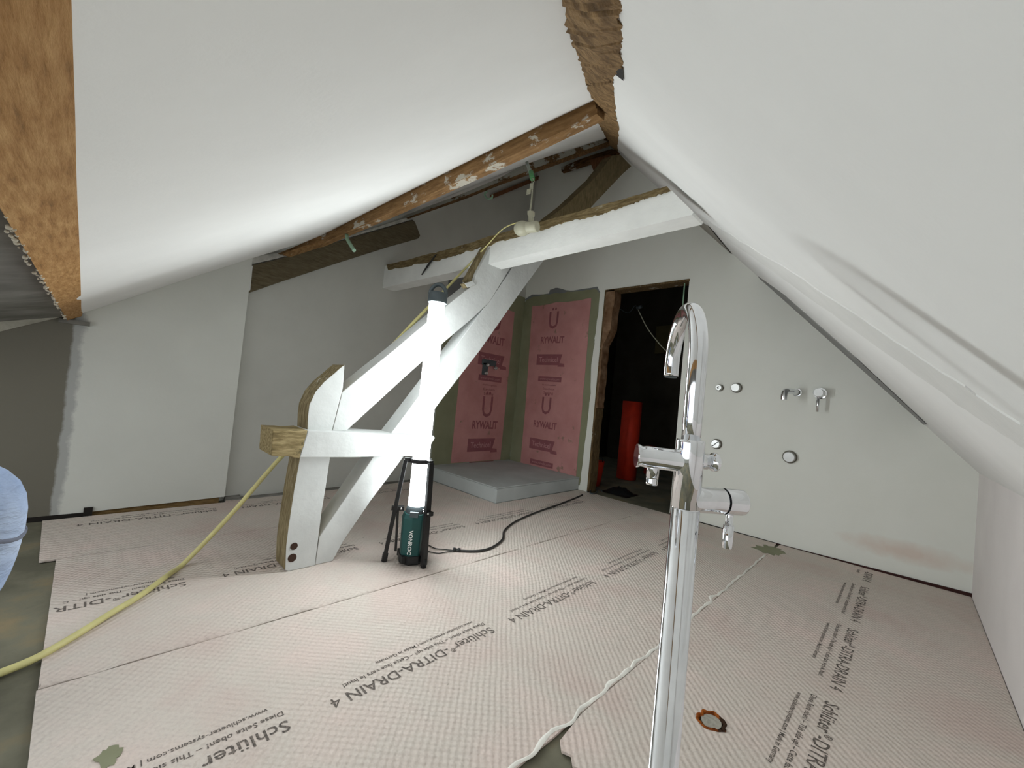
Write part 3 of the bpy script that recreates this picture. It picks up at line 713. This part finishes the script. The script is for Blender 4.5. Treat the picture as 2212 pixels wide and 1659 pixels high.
m = MB(); m.prism([onX(x, y, 4.052) for x, y in wobpx(ol, 1.5, 4)], (.006, 0, 0)); m.build('olive_border', OLIVE, t)
pk = [(1150, 662), (1200, 654), (1240, 650), (1277, 644), (1272, 700), (1264, 800), (1257, 880), (1250, 960), (1243, 1042), (1190, 1030), (1124, 1005), (1137, 850)]
m = MB(); m.prism([onX(x, y, 4.047) for x, y in wobpx(pk, 1, 3)], (.004, 0, 0)); m.build('pink_fleece', PINK, t)
m = MB(); m.prism([onX(x, y, 4.056) for x, y in wobpx([(1125, 652), (1150, 637), (1186, 634), (1188, 626), (1200, 621), (1215, 625), (1240, 628), (1290, 620), (1296, 632), (1268, 630), (1200, 640), (1150, 646)], 1, 3)], (.006, 0, 0)); m.build('grey_mortar_rim', REPAIR, t)
def prints(items, on, xd, par, s=1.0):
    n = V(*xd).cross(V(0, 0, 1)).normalized()      # towards the room
    xv = V(*xd).normalized(); up_ = (0, 0, 1)
    for kind, x, y, wpx in items:
        P = on(x, y); w = abs((on(x+wpx/2, y)-on(x-wpx/2, y)).dot(xv)); dk = MB(); lt = None
        if kind == 'U':
            text(dk, 'Ü', P-xv*w/2-V(0, 0, w*.75), xd, up_, w, .012, 1.25); nm = 'printed_letter'
        elif kind == 'R':
            text(dk, 'RYWALIT', P-xv*w/2-V(0, 0, w*.09), xd, up_, w, .035, 1.3); nm = 'printed_word'
        elif kind == 'T':
            h = w*.17; lt = MB(); nm = 'printed_panel'
            dk.prism([P-xv*w/2-V(0, 0, h), P+xv*w*.36-V(0, 0, h), P+xv*w*.36-V(0, 0, h*1.25), P+xv*w*.62-V(0, 0, h*1.25), P+xv*w*.6-V(0, 0, h*.7), P+xv*w*.42-V(0, 0, h*.6), P+xv*w*.5+V(0, 0, h), P-xv*w/2+V(0, 0, h)], n*.001)
            text(lt, 'Technicel', P-xv*w*.4-V(0, 0, h*.4)+n*.0018, xd, up_, w*.74, .01, 1.1)
        else:
            h = w*.085; lt = MB(); nm = 'printed_panel'
            dk.prism([P-xv*w/2-V(0, 0, h), P+xv*w/2-V(0, 0, h), P+xv*w/2+V(0, 0, h), P-xv*w/2+V(0, 0, h)], n*.001)
            text(lt, 'www.rywalit.com', P-xv*w*.42-V(0, 0, h*.4)+n*.0018, xd, up_, w*.84, .0, 1.0)
            for k, ww in enumerate((.62, .5, .42)):
                sm = MB(); text(sm, ('Abdichtungsbahn', 'Etancheite', 'Sealing')[k], P-xv*w*ww/2-V(0, 0, h*(2.6+1.7*k)), xd, up_, w*ww, .01, .8); sm.build('small_print', PINKD, par)
        o_ = dk.build(nm, PINKD, par)
        if lt: tag(lt.build('lettering', PINKM, o_), 'pale lettering')
prints([('U', 1196, 690, 20), ('R', 1193, 735, 50), ('T', 1186, 777, 54), ('B', 1187, 819, 50), ('U', 1180, 875, 20), ('R', 1177, 919, 50), ('T', 1170, 961, 54), ('B', 1169, 1001, 50)],
       lambda x, y: onX(x, y, 4.0455), (0, -1, 0), t)
t = thing('sealing_panel', V(3.4, 3.8, -.85), 'pink sealing fleece with faded print on the left shower wall, half behind the rafter', 'wall membrane')
def slab(p0, p1, z0, z1, off, mat, name, par, th=.004):
    m = MB(); m.prism([V(p0, wy(p0)-off, z0), V(p1, wy(p1)-off, z0), V(p1, wy(p1)-off, z1), V(p0, wy(p0)-off, z1)], (0, th, 0)); m.build(name, mat, par)
slab(2.73, 4.05, -.846, 1.36, .006, OLIVE, 'olive_border', t)
slab(2.72, 3.3, 1.02, 1.42, .0075, REPAIR, 'grey_mortar_patch', t)
slab(3.02, 3.86, -.838, 1.12, .010, PINK, 'pink_fleece', t)
prints([('U', 1072, 690, 22), ('R', 1064, 735, 54), ('T', 1062, 778, 56), ('B', 1059, 818, 50), ('U', 1053, 877, 22), ('R', 1048, 919, 54), ('T', 1040, 961, 58), ('B', 1040, 1003, 52)],
       lambda x, y: onW(x, y, .0115), (W1.x-W0.x, W1.y-W0.y, 0), t)
# concealed shower valve
P = onW(1047, 797, .011)
t = thing('shower_valve', P, 'grey concealed shower valve body screwed to the pink fleece', 'valve')
m = MB(); m.box(P+V(0, -.006, 0), (.045, 0, 0), (0, .006, 0), (0, 0, .075)); m.box(P+V(.06, -.006, .085), (.12, 0, 0), (0, .006, 0), (0, 0, .035)); m.build('mounting_plate', GREYP, t, bevel=.003)
for dx, dz in ((.02, .05), (.01, -.05), (.16, .03)):
    m = MB(); m.lathe(P+V(dx, -.012, dz), (0, -1, 0), [(0, .02), (.03, .02), (.03, .012), (.012, .011), (.012, 0)], 14); m.build('port', STEEL, t)

# ------------------------------------------------------------------ fittings on the door wall
def cap(px, py, r, label, slot=False, hole=False):
    P = onX(px, py, 4.055); t = thing('pipe_cap', P, label, 'pipe cap', 'pipe caps on the door wall')
    k = P.dot(_f)/F; R_ = r*k*1.15
    m = MB(); pr = [(0, R_), (.035, R_), (.042, R_*.88)] + ([(.042, R_*.45), (.02, R_*.4), (.02, 0)] if hole else [(.042, 0)])
    m.lathe(P, (-1, 0, 0), pr, 20); m.build('plug', STEEL, t)
    m = MB(); m.lathe(P+V(.001, 0, 0), (-1, 0, 0), [(0, R_*1.2), (.006, R_*1.2), (.006, R_)], 20); m.build('seal_ring', flat('seal', (120, 116, 104), .8), t)
    if slot:
        m = MB(); m.box(P-V(.043, 0, 0), (.001, 0, 0), (0, R_*.55, -R_*.55), (0, R_*.06, R_*.06)); m.build('slot', BLACKP, t)
cap(1555, 838, 5.5, 'small ring-shaped pipe cap left of the upper pair', hole=True)
cap(1591, 838, 8, 'larger round cap right of the upper pair')
cap(1548, 959, 8, 'round cap with a slot low beside the tap column', slot=True)
cap(1706, 987, 10, 'largest round cap, alone below the basin spout')
P = onX(1722, 848, 4.055); k = P.dot(_f)/F
t = thing('basin_spout', P, 'small chrome elbow spout on the door wall', 'spout')
m = MB(); m.lathe(P, (-1, 0, 0), [(0, .032), (.010, .032), (.010, .026), (.03, .026)], 20); m.build('wall_flange', CHROME, t)
m = MB(); Q = P-V(.03, 0, 0); m.tube(spline([Q, Q+V(-.10, .03, 0), Q+V(-.14, .05, -.008), Q+V(-.155, .055, -.04), Q+V(-.155, .055, -.075)], 6), .024, 16); m.build('elbow', CHROME, t)
P = onX(1772, 850, 4.055)
t = thing('basin_mixer', P, 'round chrome lever mixer right of the elbow spout', 'mixer tap')
m = MB(); m.lathe(P, (-1, 0, 0), [(0, .044), (.010, .044), (.010, .034), (.10, .034), (.103, .031), (.103, 0)], 28); m.build('body', CHROME, t)
m = MB(); m.tube([P+V(-.085, 0, -.03), P+V(-.085, 0, -.15)], .011, 12); m.build('lever', CHROME, t)

# ------------------------------------------------------------------ free-standing bath tap
FB = V(.866, .317, 0)
t = thing('bath_tap', V(FB.x, FB.y, -1), 'tall chrome free-standing bath tap with curved spout in the foreground', 'tap')
rb = .0275; rs = .0185
m = MB(); m.lathe(V(FB.x, FB.y, -.997), (0, 0, 1), [(0, rb*1.7), (.006, rb*1.7), (.012, rb*1.5), (.012, rb), (.805, rb), (.805, rb*.985), (.808, rb*.985), (.808, rb), (.940, rb), (.945, rb*.96), (.945, 0)], 64); m.build('column', CHROME, t)
zt = -.055
tipdir = V(.204, .140, 0)
R_ = tipdir.length/2; dn = tipdir.normalized()
top_z = .240
zc = top_z-R_
path = [V(FB.x, FB.y, zt-.01), V(FB.x, FB.y, zt+.05), V(FB.x, FB.y, zc-.03)]
for k in range(33):
    a = math.pi*k/32; path.append(V(FB.x, FB.y, zc)+dn*(R_-R_*math.cos(a))+V(0, 0, R_*math.sin(a)*1.0))
tip = path[-1]
path.append(tip+V(0, 0, -.015)); path.append(tip+V(0, 0, -.022))
m = MB(); m.tube(path, rs, 40); ob = m.build('spout', CHROME, t)
m = MB(); e = path[-1]; m.lathe(e+V(0, 0, -.001), (0, 0, -1), [(0, rs*.85), (.003, rs*.8), (.003, 0)], 24); m.build('aerator', GREYP, t)
sd = RIGHT.copy(); sd.z = 0; sd.normalize()      # sideways across the view
hd_ = (-sd*1.0+_f*.10); hd_.z = 0; hd_.normalize()
zh = -.098
c0 = V(FB.x, FB.y, zh)
m = MB(); m.lathe(c0, hd_+V(0, 0, .02), [(.01, .0225), (.085, .0225), (.096, .021), (.102, .024), (.106, .024), (.106, .0)], 36); ob = m.build('handset_holder', CHROME, t)
m = MB(); c1 = c0+hd_*.070; m.lathe(c1, (0, 0, -1), [(.018, .0125), (.038, .0125), (.038, .0115), (.042, .012), (.046, .0115), (.050, .012), (.054, .0115), (.054, 0)], 24); m.build('hose_outlet', CHROME, t)
kd = (sd*1.0+_f*.12); kd.z = 0; kd.normalize()
m = MB(); m.lathe(c0+V(0, 0, .004), kd, [(.02, .016), (.038, .016), (.038, .0125), (.042, .0125), (.040, .0145), (.050, .0145), (.052, .019), (.058, .019), (.058, 0)], 28); m.build('diverter_knob', CHROME, t)
zm = -.172; c2 = V(FB.x, FB.y, zm)
m = MB(); m.lathe(c2, kd, [(.006, .0262), (.078, .0262), (.078, .024), (.083, .024)], 48); m.build('mixer_body', CHROME, t)
m = MB(); m.lathe(c2, kd, [(.083, .0262), (.120, .0262), (.123, .0255), (.123, 0)], 48); hdl = m.build('mixer_handle', CHROME, t)
m = MB(); c3 = c2+kd*.098; m.lathe(c3, (0, 0, -1), [(.026, .007), (.048, .007), (.048, .010), (.094, .010), (.095, .009), (.095, 0)], 20); m.build('lever', CHROME, hdl)

# ------------------------------------------------------------------ light tube on folding legs
LP = V(1.375, 2.0, -.9915)
t = thing('work_light', LP, 'tall white glowing tube lamp with dark green base standing on the floor', 'lamp')
m = MB(); m.lathe(LP+V(0, 0, .02), (0, 0, 1), [(0, .068), (.235, .074), (.26, .066), (.26, 0)], 8); m.build('battery_housing', GREEN, t, bevel=.003)
m = MB(); m.lathe(LP+V(0, 0, .002), (0, 0, 1), [(0, 0), (0, .066), (.01, .076), (.05, .076), (.05, .06)], 8)
for k in range(4):
    a = math.pi/8+k*math.pi/2; m.box(LP+V(math.cos(a)*.078, math.sin(a)*.078, .035), (.012, 0, 0), (0, .012, 0), (0, 0, .02))
m.build('bumper', BLACKP, t, bevel=.002)
m = MB(); m.lathe(LP+V(0, 0, .275), (0, 0, 1), [(0, .058), (.02, .055), (.045, .048), (.045, .0)], 28); m.build('collar', GREYP, t)
m = MB(); m.box(LP+V(-.045, -.055, .285), (.016, -.016, 0), (.006, .006, 0), (0, 0, .014)); m.build('latch', GREYP, t)
tube = MB(); tube.lathe(LP+V(0, 0, .32), (0, 0, 1), [(0, 0), (0, .046), (1.185, .046), (1.185, 0)], 32)
em, nt, b = newmat('glowing_tube'); b.inputs['Emission Color'].default_value = (.92, .985, 1, 1); b.inputs['Emission Strength'].default_value = LAMP_STRENGTH; b.inputs['Base Color'].default_value = (.9, .9, .9, 1)
gn = nd(nt, 'ShaderNodeNewGeometry'); sp_ = nd(nt, 'ShaderNodeSeparateXYZ'); nt.links.new(gn.outputs['Normal'], sp_.inputs[0])
mr_ = nd(nt, 'ShaderNodeMapRange'); nt.links.new(sp_.outputs[1], mr_.inputs[0])      # emission weakened on the back so the truss behind does not wash out
mr_.inputs[1].default_value = -.1; mr_.inputs[2].default_value = 1.0; mr_.inputs[3].default_value = LAMP_STRENGTH; mr_.inputs[4].default_value = LAMP_STRENGTH*.15
nt.links.new(mr_.outputs[0], b.inputs['Emission Strength'])
tag(tube.build('light_tube', em, t), 'brightly glowing white tube')
zt_ = LP+V(0, 0, 1.505)
m = MB(); m.lathe(zt_, (0, 0, 1), [(-.015, .047), (-.015, .055), (.035, .055), (.045, .05), (.045, 0)], 28); cap_ = m.build('end_cap', GREYP, t)
arc = [zt_+sd*.046*math.cos(a)+V(0, 0, .035+.06*math.sin(a)) for a in [math.pi*k/16 for k in range(17)]]
m = MB(); m.tube(arc, .012, 10); m.build('carry_loop', GREYP, t)
ringz = .575
m = MB(); m.lathe(LP+V(0, 0, ringz-.012), (0, 0, 1), [(0, .044), (0, .062), (.024, .062), (.024, .044)], 24)
for k in range(3):
    pass
legdirs = []
base_dirs = [(-sd*.97-_f*.25), (sd*.80-_f*.6), (sd*.25+_f*.95), (-sd*.45+_f*.9)]
for d in base_dirs:
    d = V(d.x, d.y, 0).normalized(); legdirs.append(d); m.box(LP+V(0, 0, ringz)+d*.07, d*.02, V(-d.y, d.x, 0)*.014, V(0, 0, .012))
m.build('leg_collar', BLACKM, t)
for d, sp in zip(legdirs, (.145, .11, .13, .13)):
    a = LP+V(0, 0, ringz)+d*.085; f_ = LP+d*sp*1.0+V(0, 0, .012)
    m = MB(); ax = (f_-a); s_ = V(-d.y, d.x, 0)
    c = (a+f_)/2; n_ = ax.normalized().cross(s_)
    m.box(c, ax/2, s_*.017, n_*.011); lg = m.build('leg', BLACKM, t, bevel=.002)
    m = MB(); m.tube([f_+(a-f_)*.0-V(0, 0, .010), f_+(a-f_)*.06], .016, 12); m.build('foot', BLACKP, lg)
    a2 = LP+V(0, 0, .30)+d*.10; f2 = LP+V(0, 0, .06)+d*.088
    m = MB(); ax = f2-a2; c = (a2+f2)/2; m.box(c, ax/2, s_*.011, n_*.007); m.box(a2, d*.035, s_*.012, V(0, 0, .012)); br = m.build('brace', BLACKM, lg, bevel=.002)
    m = MB()
    for q in (-.018, .018): m.lathe(a2+d*q-s_*.012, -s_, [(0, .006), (.004, .005), (.004, 0)], 10); m.lathe(a2+d*q+s_*.012, s_, [(0, .006), (.004, .005), (.004, 0)], 10)
    m.build('rivet', STEEL, lg)
# lettering, reading downwards on the face turned to the camera
nf = V(-_f.x, -_f.y, 0).normalized()
m = MB(); text(m, 'VONROC', LP+V(0, 0, .20)+nf*.0765+sd*(-.008)+sd*.0, (0, 0, -1), (sd.x, sd.y, 0), .135, .03); 
tag(m.build('lettering', LETTERW, t), 'white lettering')

# black supply cord
def floorcord(px, z): return [onZ(*p)+V(0, 0, z) for p in px]
t = thing('power_cord', onZ(1060, 1190), 'thin dark power cord curving over the membrane towards the doorway', 'cord')
p = floorcord([(985, 1195), (1030, 1196), (1062, 1188), (1085, 1170), (1090, 1150), (1115, 1130), (1160, 1110), (1205, 1094), (1240, 1080), (1258, 1072)], .016)
m = MB(); m.tube(spline(p, 8), .0075, 10); m.build('cord', CABLEB, t)
p = floorcord([(924, 1182), (940, 1190), (960, 1192), (985, 1195)], .015)
m = MB(); m.tube(spline(p, 6), .0035, 8); p2 = floorcord([(922, 1195), (945, 1200), (965, 1197), (985, 1195)], .013); m.tube(spline(p2, 6), .003, 8); m.build('thin_lead', CABLEB, t)
m = MB(); a, b_ = onZ(978, 1194)+V(0, 0, .019), onZ(994, 1195)+V(0, 0, .019); m.tube([a, a.lerp(b_, .3), a.lerp(b_, .35), a.lerp(b_, .65), a.lerp(b_, .7), b_], [.013, .013, .009, .009, .013, .013], 12); m.build('plug', BLACKP, t)
t = thing('loose_wire', onZ(1290, 1063), 'tangled end of wire on the threshold by the left jamb', 'wire')
p = floorcord([(1268, 1066), (1278, 1058), (1290, 1062), (1284, 1070), (1274, 1066), (1286, 1056), (1300, 1064)], .016)
m = MB(); m.tube(spline(p, 6), .005, 8); m.build('wire', GREYP, t)

# pale cable from the ceiling fitting over the beam down to the floor
t = thing('pale_cable', onZ(200, 1360), 'pale yellow cable slanting behind the truss and across the floor to the left', 'cable')
cp = [onX(1122, 480, 1.86), onX(1100, 487, 1.86), onX(1080, 500, 1.86), onX(1052, 530, 1.84), onY(1010, 575, 2.45), onY(900, 690, 2.45), onY(810, 785, 2.48), onY(700, 895, 2.50), onY(605, 990, 2.50), onY(500, 1110, 2.52), onZ(400, 1226)+V(0, 0, .03),
      onZ(365, 1250)+V(0, 0, .022), onZ(300, 1298)+V(0, 0, .02), onZ(240, 1335)+V(0, 0, .02), onZ(160, 1385)+V(0, 0, .018), onZ(80, 1430)+V(0, 0, .015), onZ(0, 1463)+V(0, 0, .013), onZ(-80, 1490)+V(0, 0, .011)]
sp = spline(cp, 10); rr = [(.004 if i < 30 else .004+.008*min(1, (i-30)/20)) for i in range(len(sp))]
m = MB(); m.tube(sp, rr, 10); m.build('sheath', CABLEC, t)

# ceiling fitting hanging on its wire
P0 = onL(1138, 350, .004)
XF = P0.x
t = thing('motion_sensor', onX(1142, 500, 1.85), 'cream round-headed motion sensor hanging from the slope by its wire', 'sensor')
def fx(x, y, k): # hangs between the slope and the front of the white beam
    return onX(x, y, XF*(1-k)+1.83*k)
m = MB(); m.tube([P0, fx(1144, 368, .1), fx(1149, 384, .2)], [.012, .013, .016], 12); cd = m.build('conduit', flat('clear_conduit', (190, 198, 186), .4), t)
m = MB(); m.tube([fx(1147, 372, .13), fx(1150, 386, .22)], .0185, 12); m.build('green_sleeve', flat('green_sleeve', (96, 168, 108), .5), cd)
m = MB(); m.tube(spline([fx(1150, 384, .22), fx(1154, 392, .3), fx(1148, 400, .35)], 5), .004, 8); m.tube(spline([fx(1149, 384, .2), fx(1149, 395, .3), fx(1148, 401, .35)], 5), .003, 8)
m.tube(spline([fx(1150, 410, .45), fx(1148, 435, .7), fx(1145, 455, .9)], 6), .006, 8); m.build('wire', CREAM, t)
m = MB(); c = fx(1148, 405, .4); m.box(c, sd*.012, V(nf.x, nf.y, 0)*.012, (0, 0, .022)); c = fx(1142, 414, .45); m.box(c, sd*.014+V(0, 0, .006), V(nf.x, nf.y, 0)*.01, (0, 0, .015)); m.build('terminal_block', CREAM, t)
br = [fx(1139, 455, 1), fx(1151, 455, 1), fx(1151, 464, 1), fx(1149, 467, 1), fx(1149, 478, 1), fx(1141, 478, 1), fx(1141, 467, 1), fx(1139, 464, 1)]
m = MB(); m.prism(br, V(.02, 0, 0)); m.build('bracket', CREAM, t, bevel=.002)
c = fx(1128, 493, 1.12); s = c.dot(_f)/F
m = MB(); ax = fx(1165, 488, 1.05)-fx(1130, 492, 1.12)
m.lathe(c, ax, [(0, 0), (0, .03), (15*s, .034), (36*s, .034), (38*s, .030), (38*s, 0)], 24); bd = m.build('body', CREAM, t)
m = MB(); prof = [(-.055*math.cos(a), .047*math.sin(a)) for a in [math.pi*k/14 for k in range(15)]]; m.lathe(c+V(0, 0, -.002), ax, prof, 24); m.build('round_head', CREAM, t)
# green conduit tails
t = thing('conduit_tail', onL(748, 497), 'pale green conduit stub hanging from the long purlin', 'conduit')
b0 = onX(748, 496, 1.15); m = MB(); m.tube(spline([b0, onX(750, 515, 1.13), onX(758, 530, 1.12), onX(765, 541, 1.12)], 6), .012, 12); m.build('tube', GREENC, t)
t = thing('conduit_tail', onW(1050, 425, .05), 'small pale green loop under the second purlin', 'conduit')
m = MB(); m.tube(spline([onX(1052, 414, 2.25), onX(1047, 420, 2.25), onX(1053, 429, 2.25), onX(1062, 428, 2.25), onX(1064, 421, 2.25)], 6), .008, 10); m.build('tube', GREENC, t)

# ------------------------------------------------------------------ squatting person at the left edge
DENIM = None
def denim():
    m_, nt, b = newmat('light_blue_denim'); co = coords(nt); f = noisen(nt, co, 7, 6)
    nt.links.new(ramp(nt, f, [(.3, (146, 168, 208)), (.7, (196, 212, 238))]), b.inputs['Base Color']); b.inputs['Roughness'].default_value = .9
    w = noisen(nt, coords(nt, (3, 3, 9)), 5, 4); bump(nt, b, w, .6, .03); return m_
DENIM = denim()
SHIRT = flat('blue_shirt_cloth', (60, 104, 178), .9, 0, 12, .5)
SKIN = flat('skin', (214, 168, 142), .5, 0, 60, .1)
HAIR = flat('brown_hair', (60, 42, 30), .7, 0, 90, .8)
def skin_fig(name, joints, edges, radii, mat, parent, levels=2):
    me = bpy.data.meshes.new(name); o_ = wloc(parent)
    me.from_pydata([Vector(j)-o_ for j in joints], edges, []); ob = bpy.data.objects.new(name, me); COL.objects.link(ob); ob.parent = parent
    sk = ob.modifiers.new('skin', 'SKIN'); sk.use_smooth_shade = True
    for i, v in enumerate(me.skin_vertices[0].data):
        r = radii[i]; v.radius = r if isinstance(r, tuple) else (r, r); v.use_root = (i == 0)
    su = ob.modifiers.new('sub', 'SUBSURF'); su.levels = levels; su.render_levels = levels
    dg = bpy.context.evaluated_depsgraph_get(); me2 = bpy.data.meshes.new_from_object(ob.evaluated_get(dg))
    ob.modifiers.clear(); ob.data = me2; me2.materials.clear(); me2.materials.append(mat)
    for p in me2.polygons: p.use_smooth = True
    return ob
# frame of the figure, metres: fw = facing, lf = its left
base = Vector((-.50, 1.55, 0)); fw = Vector((1, 0, 0)); lf = Vector((0, 1, 0))
def B(f, l, z): return base+fw*f+lf*l+Vector((0, 0, z))
pt = thing('person', Vector((base.x/H, base.y/H, -1)), 'person seated at the left edge, only a light blue trouser knee in view', 'person')
J = [B(-.06, 0, .58), B(-.06, 0, .66), B(-.04, 0, .80), B(-.01, 0, .94), B(.03, 0, 1.06), B(.05, 0, 1.13), B(.08, 0, 1.20),
     B(.0, .17, 1.0), B(-.02, .24, .78), B(.16, .18, .70),
     B(.0, -.17, 1.0), B(-.04, -.24, .78), B(.12, -.16, .71),
     B(-.04, .09, .57), B(.10, .15, .56), B(.24, .19, .54), B(.20, .19, .32), B(.16, .19, .10), B(.28, .20, .04),
     B(-.04, -.09, .60), B(.17, -.11, .64), B(.385, -.125, .59), B(.355, -.125, .38), B(.17, -.125, .10), B(.22, -.125, .04)]
ED = [(0, 1), (1, 2), (2, 3), (3, 4), (4, 5), (5, 6), (4, 7), (7, 8), (8, 9), (4, 10), (10, 11), (11, 12), (0, 13), (13, 14), (14, 15), (15, 16), (16, 17), (17, 18), (0, 19), (19, 20), (20, 21), (21, 22), (22, 23), (23, 24)]
RD = [(.15, .13), (.15, .12), (.15, .11), (.16, .11), (.12, .10), (.055, .055), (.05, .05), .055, .042, .027, .055, .042, .027, .09, .08, .06, .052, .036, .035, .09, .08, .06, .052, .036, .035]
body = skin_fig('body', J, ED, RD, SKIN, pt)
# clothes follow the body
tr = skin_fig('trousers', [J[i] for i in (0, 1, 13, 14, 15, 16, 17, 19, 20, 21, 22, 23)],
              [(0, 1), (0, 2), (2, 3), (3, 4), (4, 5), (5, 6), (0, 7), (7, 8), (8, 9), (9, 10), (10, 11)],
              [(.165, .145), (.16, .13), .105, .098, .078, .070, .055, .105, .098, .078, .070, .055], DENIM, pt, 2)
sh = skin_fig('shirt', [J[i] for i in (1, 2, 3, 4, 7, 8, 10, 11)]+[B(.035, 0, 1.09)], [(0, 1), (1, 2), (2, 3), (3, 4), (4, 5), (3, 6), (6, 7), (3, 8)],
              [(.165, .135), (.165, .125), (.172, .12), (.13, .11), .066, .052, .066, .052, (.07, .07)], SHIRT, pt, 2)
# head
m = MB(); hc_ = B(.10, 0, 1.28); n1, n2 = 20, 28; vs = []
for i in range(n1+1):
    th = math.pi*i/n1
    for j in range(n2):
        ph = 2*math.pi*j/n2; x, y, z = math.sin(th)*math.cos(ph), math.sin(th)*math.sin(ph), math.cos(th)
        rx, ry, rz = .095, .075, .12
        if z < 0: ry *= 1-.28*(-z)**1.5; rx *= 1-.12*(-z)
        q = Vector((x*rx, y*ry, z*rz))
        nose = math.exp(-((y/.16)**2+((z+.12)/.16)**2))*(1 if x > 0 else 0); q.x += .024*nose
        for s in (-1, 1): q.x -= .010*math.exp(-(((y-s*.36)/.17)**2+((z-.08)/.12)**2))*(1 if x > 0 else 0)
        q.x += .006*math.exp(-((y/.25)**2+((z+.45)/.07)**2))*(1 if x > 0 else 0)
        vs.append(hc_+fw*q.x+lf*q.y+Vector((0, 0, q.z)))
m.add(vs, [[i*n2+j, i*n2+(j+1) % n2, (i+1)*n2+(j+1) % n2, (i+1)*n2+j] for i in range(n1) for j in range(n2)], True)
for s in (-1, 1):
    m.lathe(hc_+lf*(s*.068)-fw*.005, lf*s+fw*-.3, [(0, .012), (.012, .026), (.018, .024), (.014, .008)], 14)
hd2 = m.build('head', SKIN, pt, metres=True)
m = MB()
for s in (-1, 1): m.lathe(hc_+fw*.076+lf*(s*.028)+Vector((0, 0, .01)), fw, [(0, .012), (.008, .010), (.012, 0)], 12)
m.build('eyes', flat('eye', (60, 50, 44), .2), hd2, metres=True)
m = MB(); m.tube([hc_+fw*.088+lf*(-.022)+Vector((0, 0, -.056)), hc_+fw*.094+Vector((0, 0, -.055)), hc_+fw*.088+lf*.022+Vector((0, 0, -.056))], .005, 8); m.build('lips', flat('lips', (170, 96, 88), .5), hd2, metres=True)
m = MB(); vs = []
for i in range(n1+1):
    th = math.pi*.62*i/n1
    for j in range(n2):
        ph = 2*math.pi*j/n2; x, y, z = math.sin(th)*math.cos(ph), math.sin(th)*math.sin(ph), math.cos(th)
        k = 1.1 if (x < .35 or z > .55) else .93
        vs.append(hc_+fw*(x*.098*k-.004)+lf*(y*.078*k)+Vector((0, 0, z*.123*k+.004)))
m.add(vs, [[i*n2+j, i*n2+(j+1) % n2, (i+1)*n2+(j+1) % n2, (i+1)*n2+j] for i in range(n1) for j in range(n2)], True)
m.build('hair', HAIR, hd2, metres=True)
# hands resting on the knees
for s, wr, kn in ((1, J[9], J[15]), (-1, J[12], J[21])):
    d = (kn-wr+Vector((0, 0, .055))); d = (fw*.9+lf*-.2*s+Vector((0, 0, -.25))).normalized(); sdv = lf*s
    pj = [wr, wr+d*.045, wr+d*.085]; pe = [(0, 1), (1, 2)]; pr = [(.026, .018), (.036, .016), (.036, .014)]
    for q, ln in zip((-.030, -.010, .010, .029), (.062, .074, .070, .054)):
        b0 = wr+d*.085+sdv*q; i0 = len(pj)
        pj += [b0, b0+d*ln*.5+Vector((0, 0, -.006)), b0+d*ln+Vector((0, 0, -.026))]; pe += [(2, i0), (i0, i0+1), (i0+1, i0+2)]; pr += [.0095, .0085, .0075]
    i0 = len(pj); pj += [wr+d*.03-sdv*.035, wr+d*.065-sdv*.055+Vector((0, 0, -.01))]; pe += [(1, i0), (i0, i0+1)]; pr += [.011, .009]
    skin_fig('hand', pj, pe, pr, SKIN, pt, 1)
for kk in (18, 24):
    a = J[kk-1]; b_ = J[kk]; dd = (b_-a); dd.z = 0; dd.normalize()
    m = MB(); m.box(b_+dd*-.03+Vector((0, 0, -.022)), dd*.14, Vector((-dd.y, dd.x, 0))*.048, Vector((0, 0, .016)))
    m.box(b_+dd*-.05+Vector((0, 0, .012)), dd*.10, Vector((-dd.y, dd.x, 0))*.042, Vector((0, 0, .03)))
    m.build('boot', BLACKP, pt, metres=True, bevel=.015)

t = thing('stool', Vector(((base.x-.08)/H, base.y/H, -1)), 'low round stool under the seated person, just outside the left edge', 'stool')
c = B(-.08, 0, 0)
m = MB(); m.lathe(c, (0, 0, 1), [(.43, 0), (.43, .15), (.46, .155), (.465, .15), (.465, 0)], 28); m.build('seat', RAW, t, metres=True)
for k in range(4):
    a = math.pi/4+k*math.pi/2; d = Vector((math.cos(a), math.sin(a), 0))
    m = MB(); m.tube([c+d*.11+Vector((0, 0, .43)), c+d*.15+Vector((0, 0, .001))], .014, 10); m.build('leg', RAW, t, metres=True)

m = MB(); cc = B(.368, -.125, .50)
m.tube([cc+Vector((math.cos(a)*.066, math.sin(a)*.066, .006*math.sin(3*a))) for a in [2*math.pi*k/36 for k in range(37)]], .006, 8)
tag(m.build('seam', flat('seam_cloth', (118, 122, 138), .9), pt, metres=True), 'darker crease seam around the trouser leg')
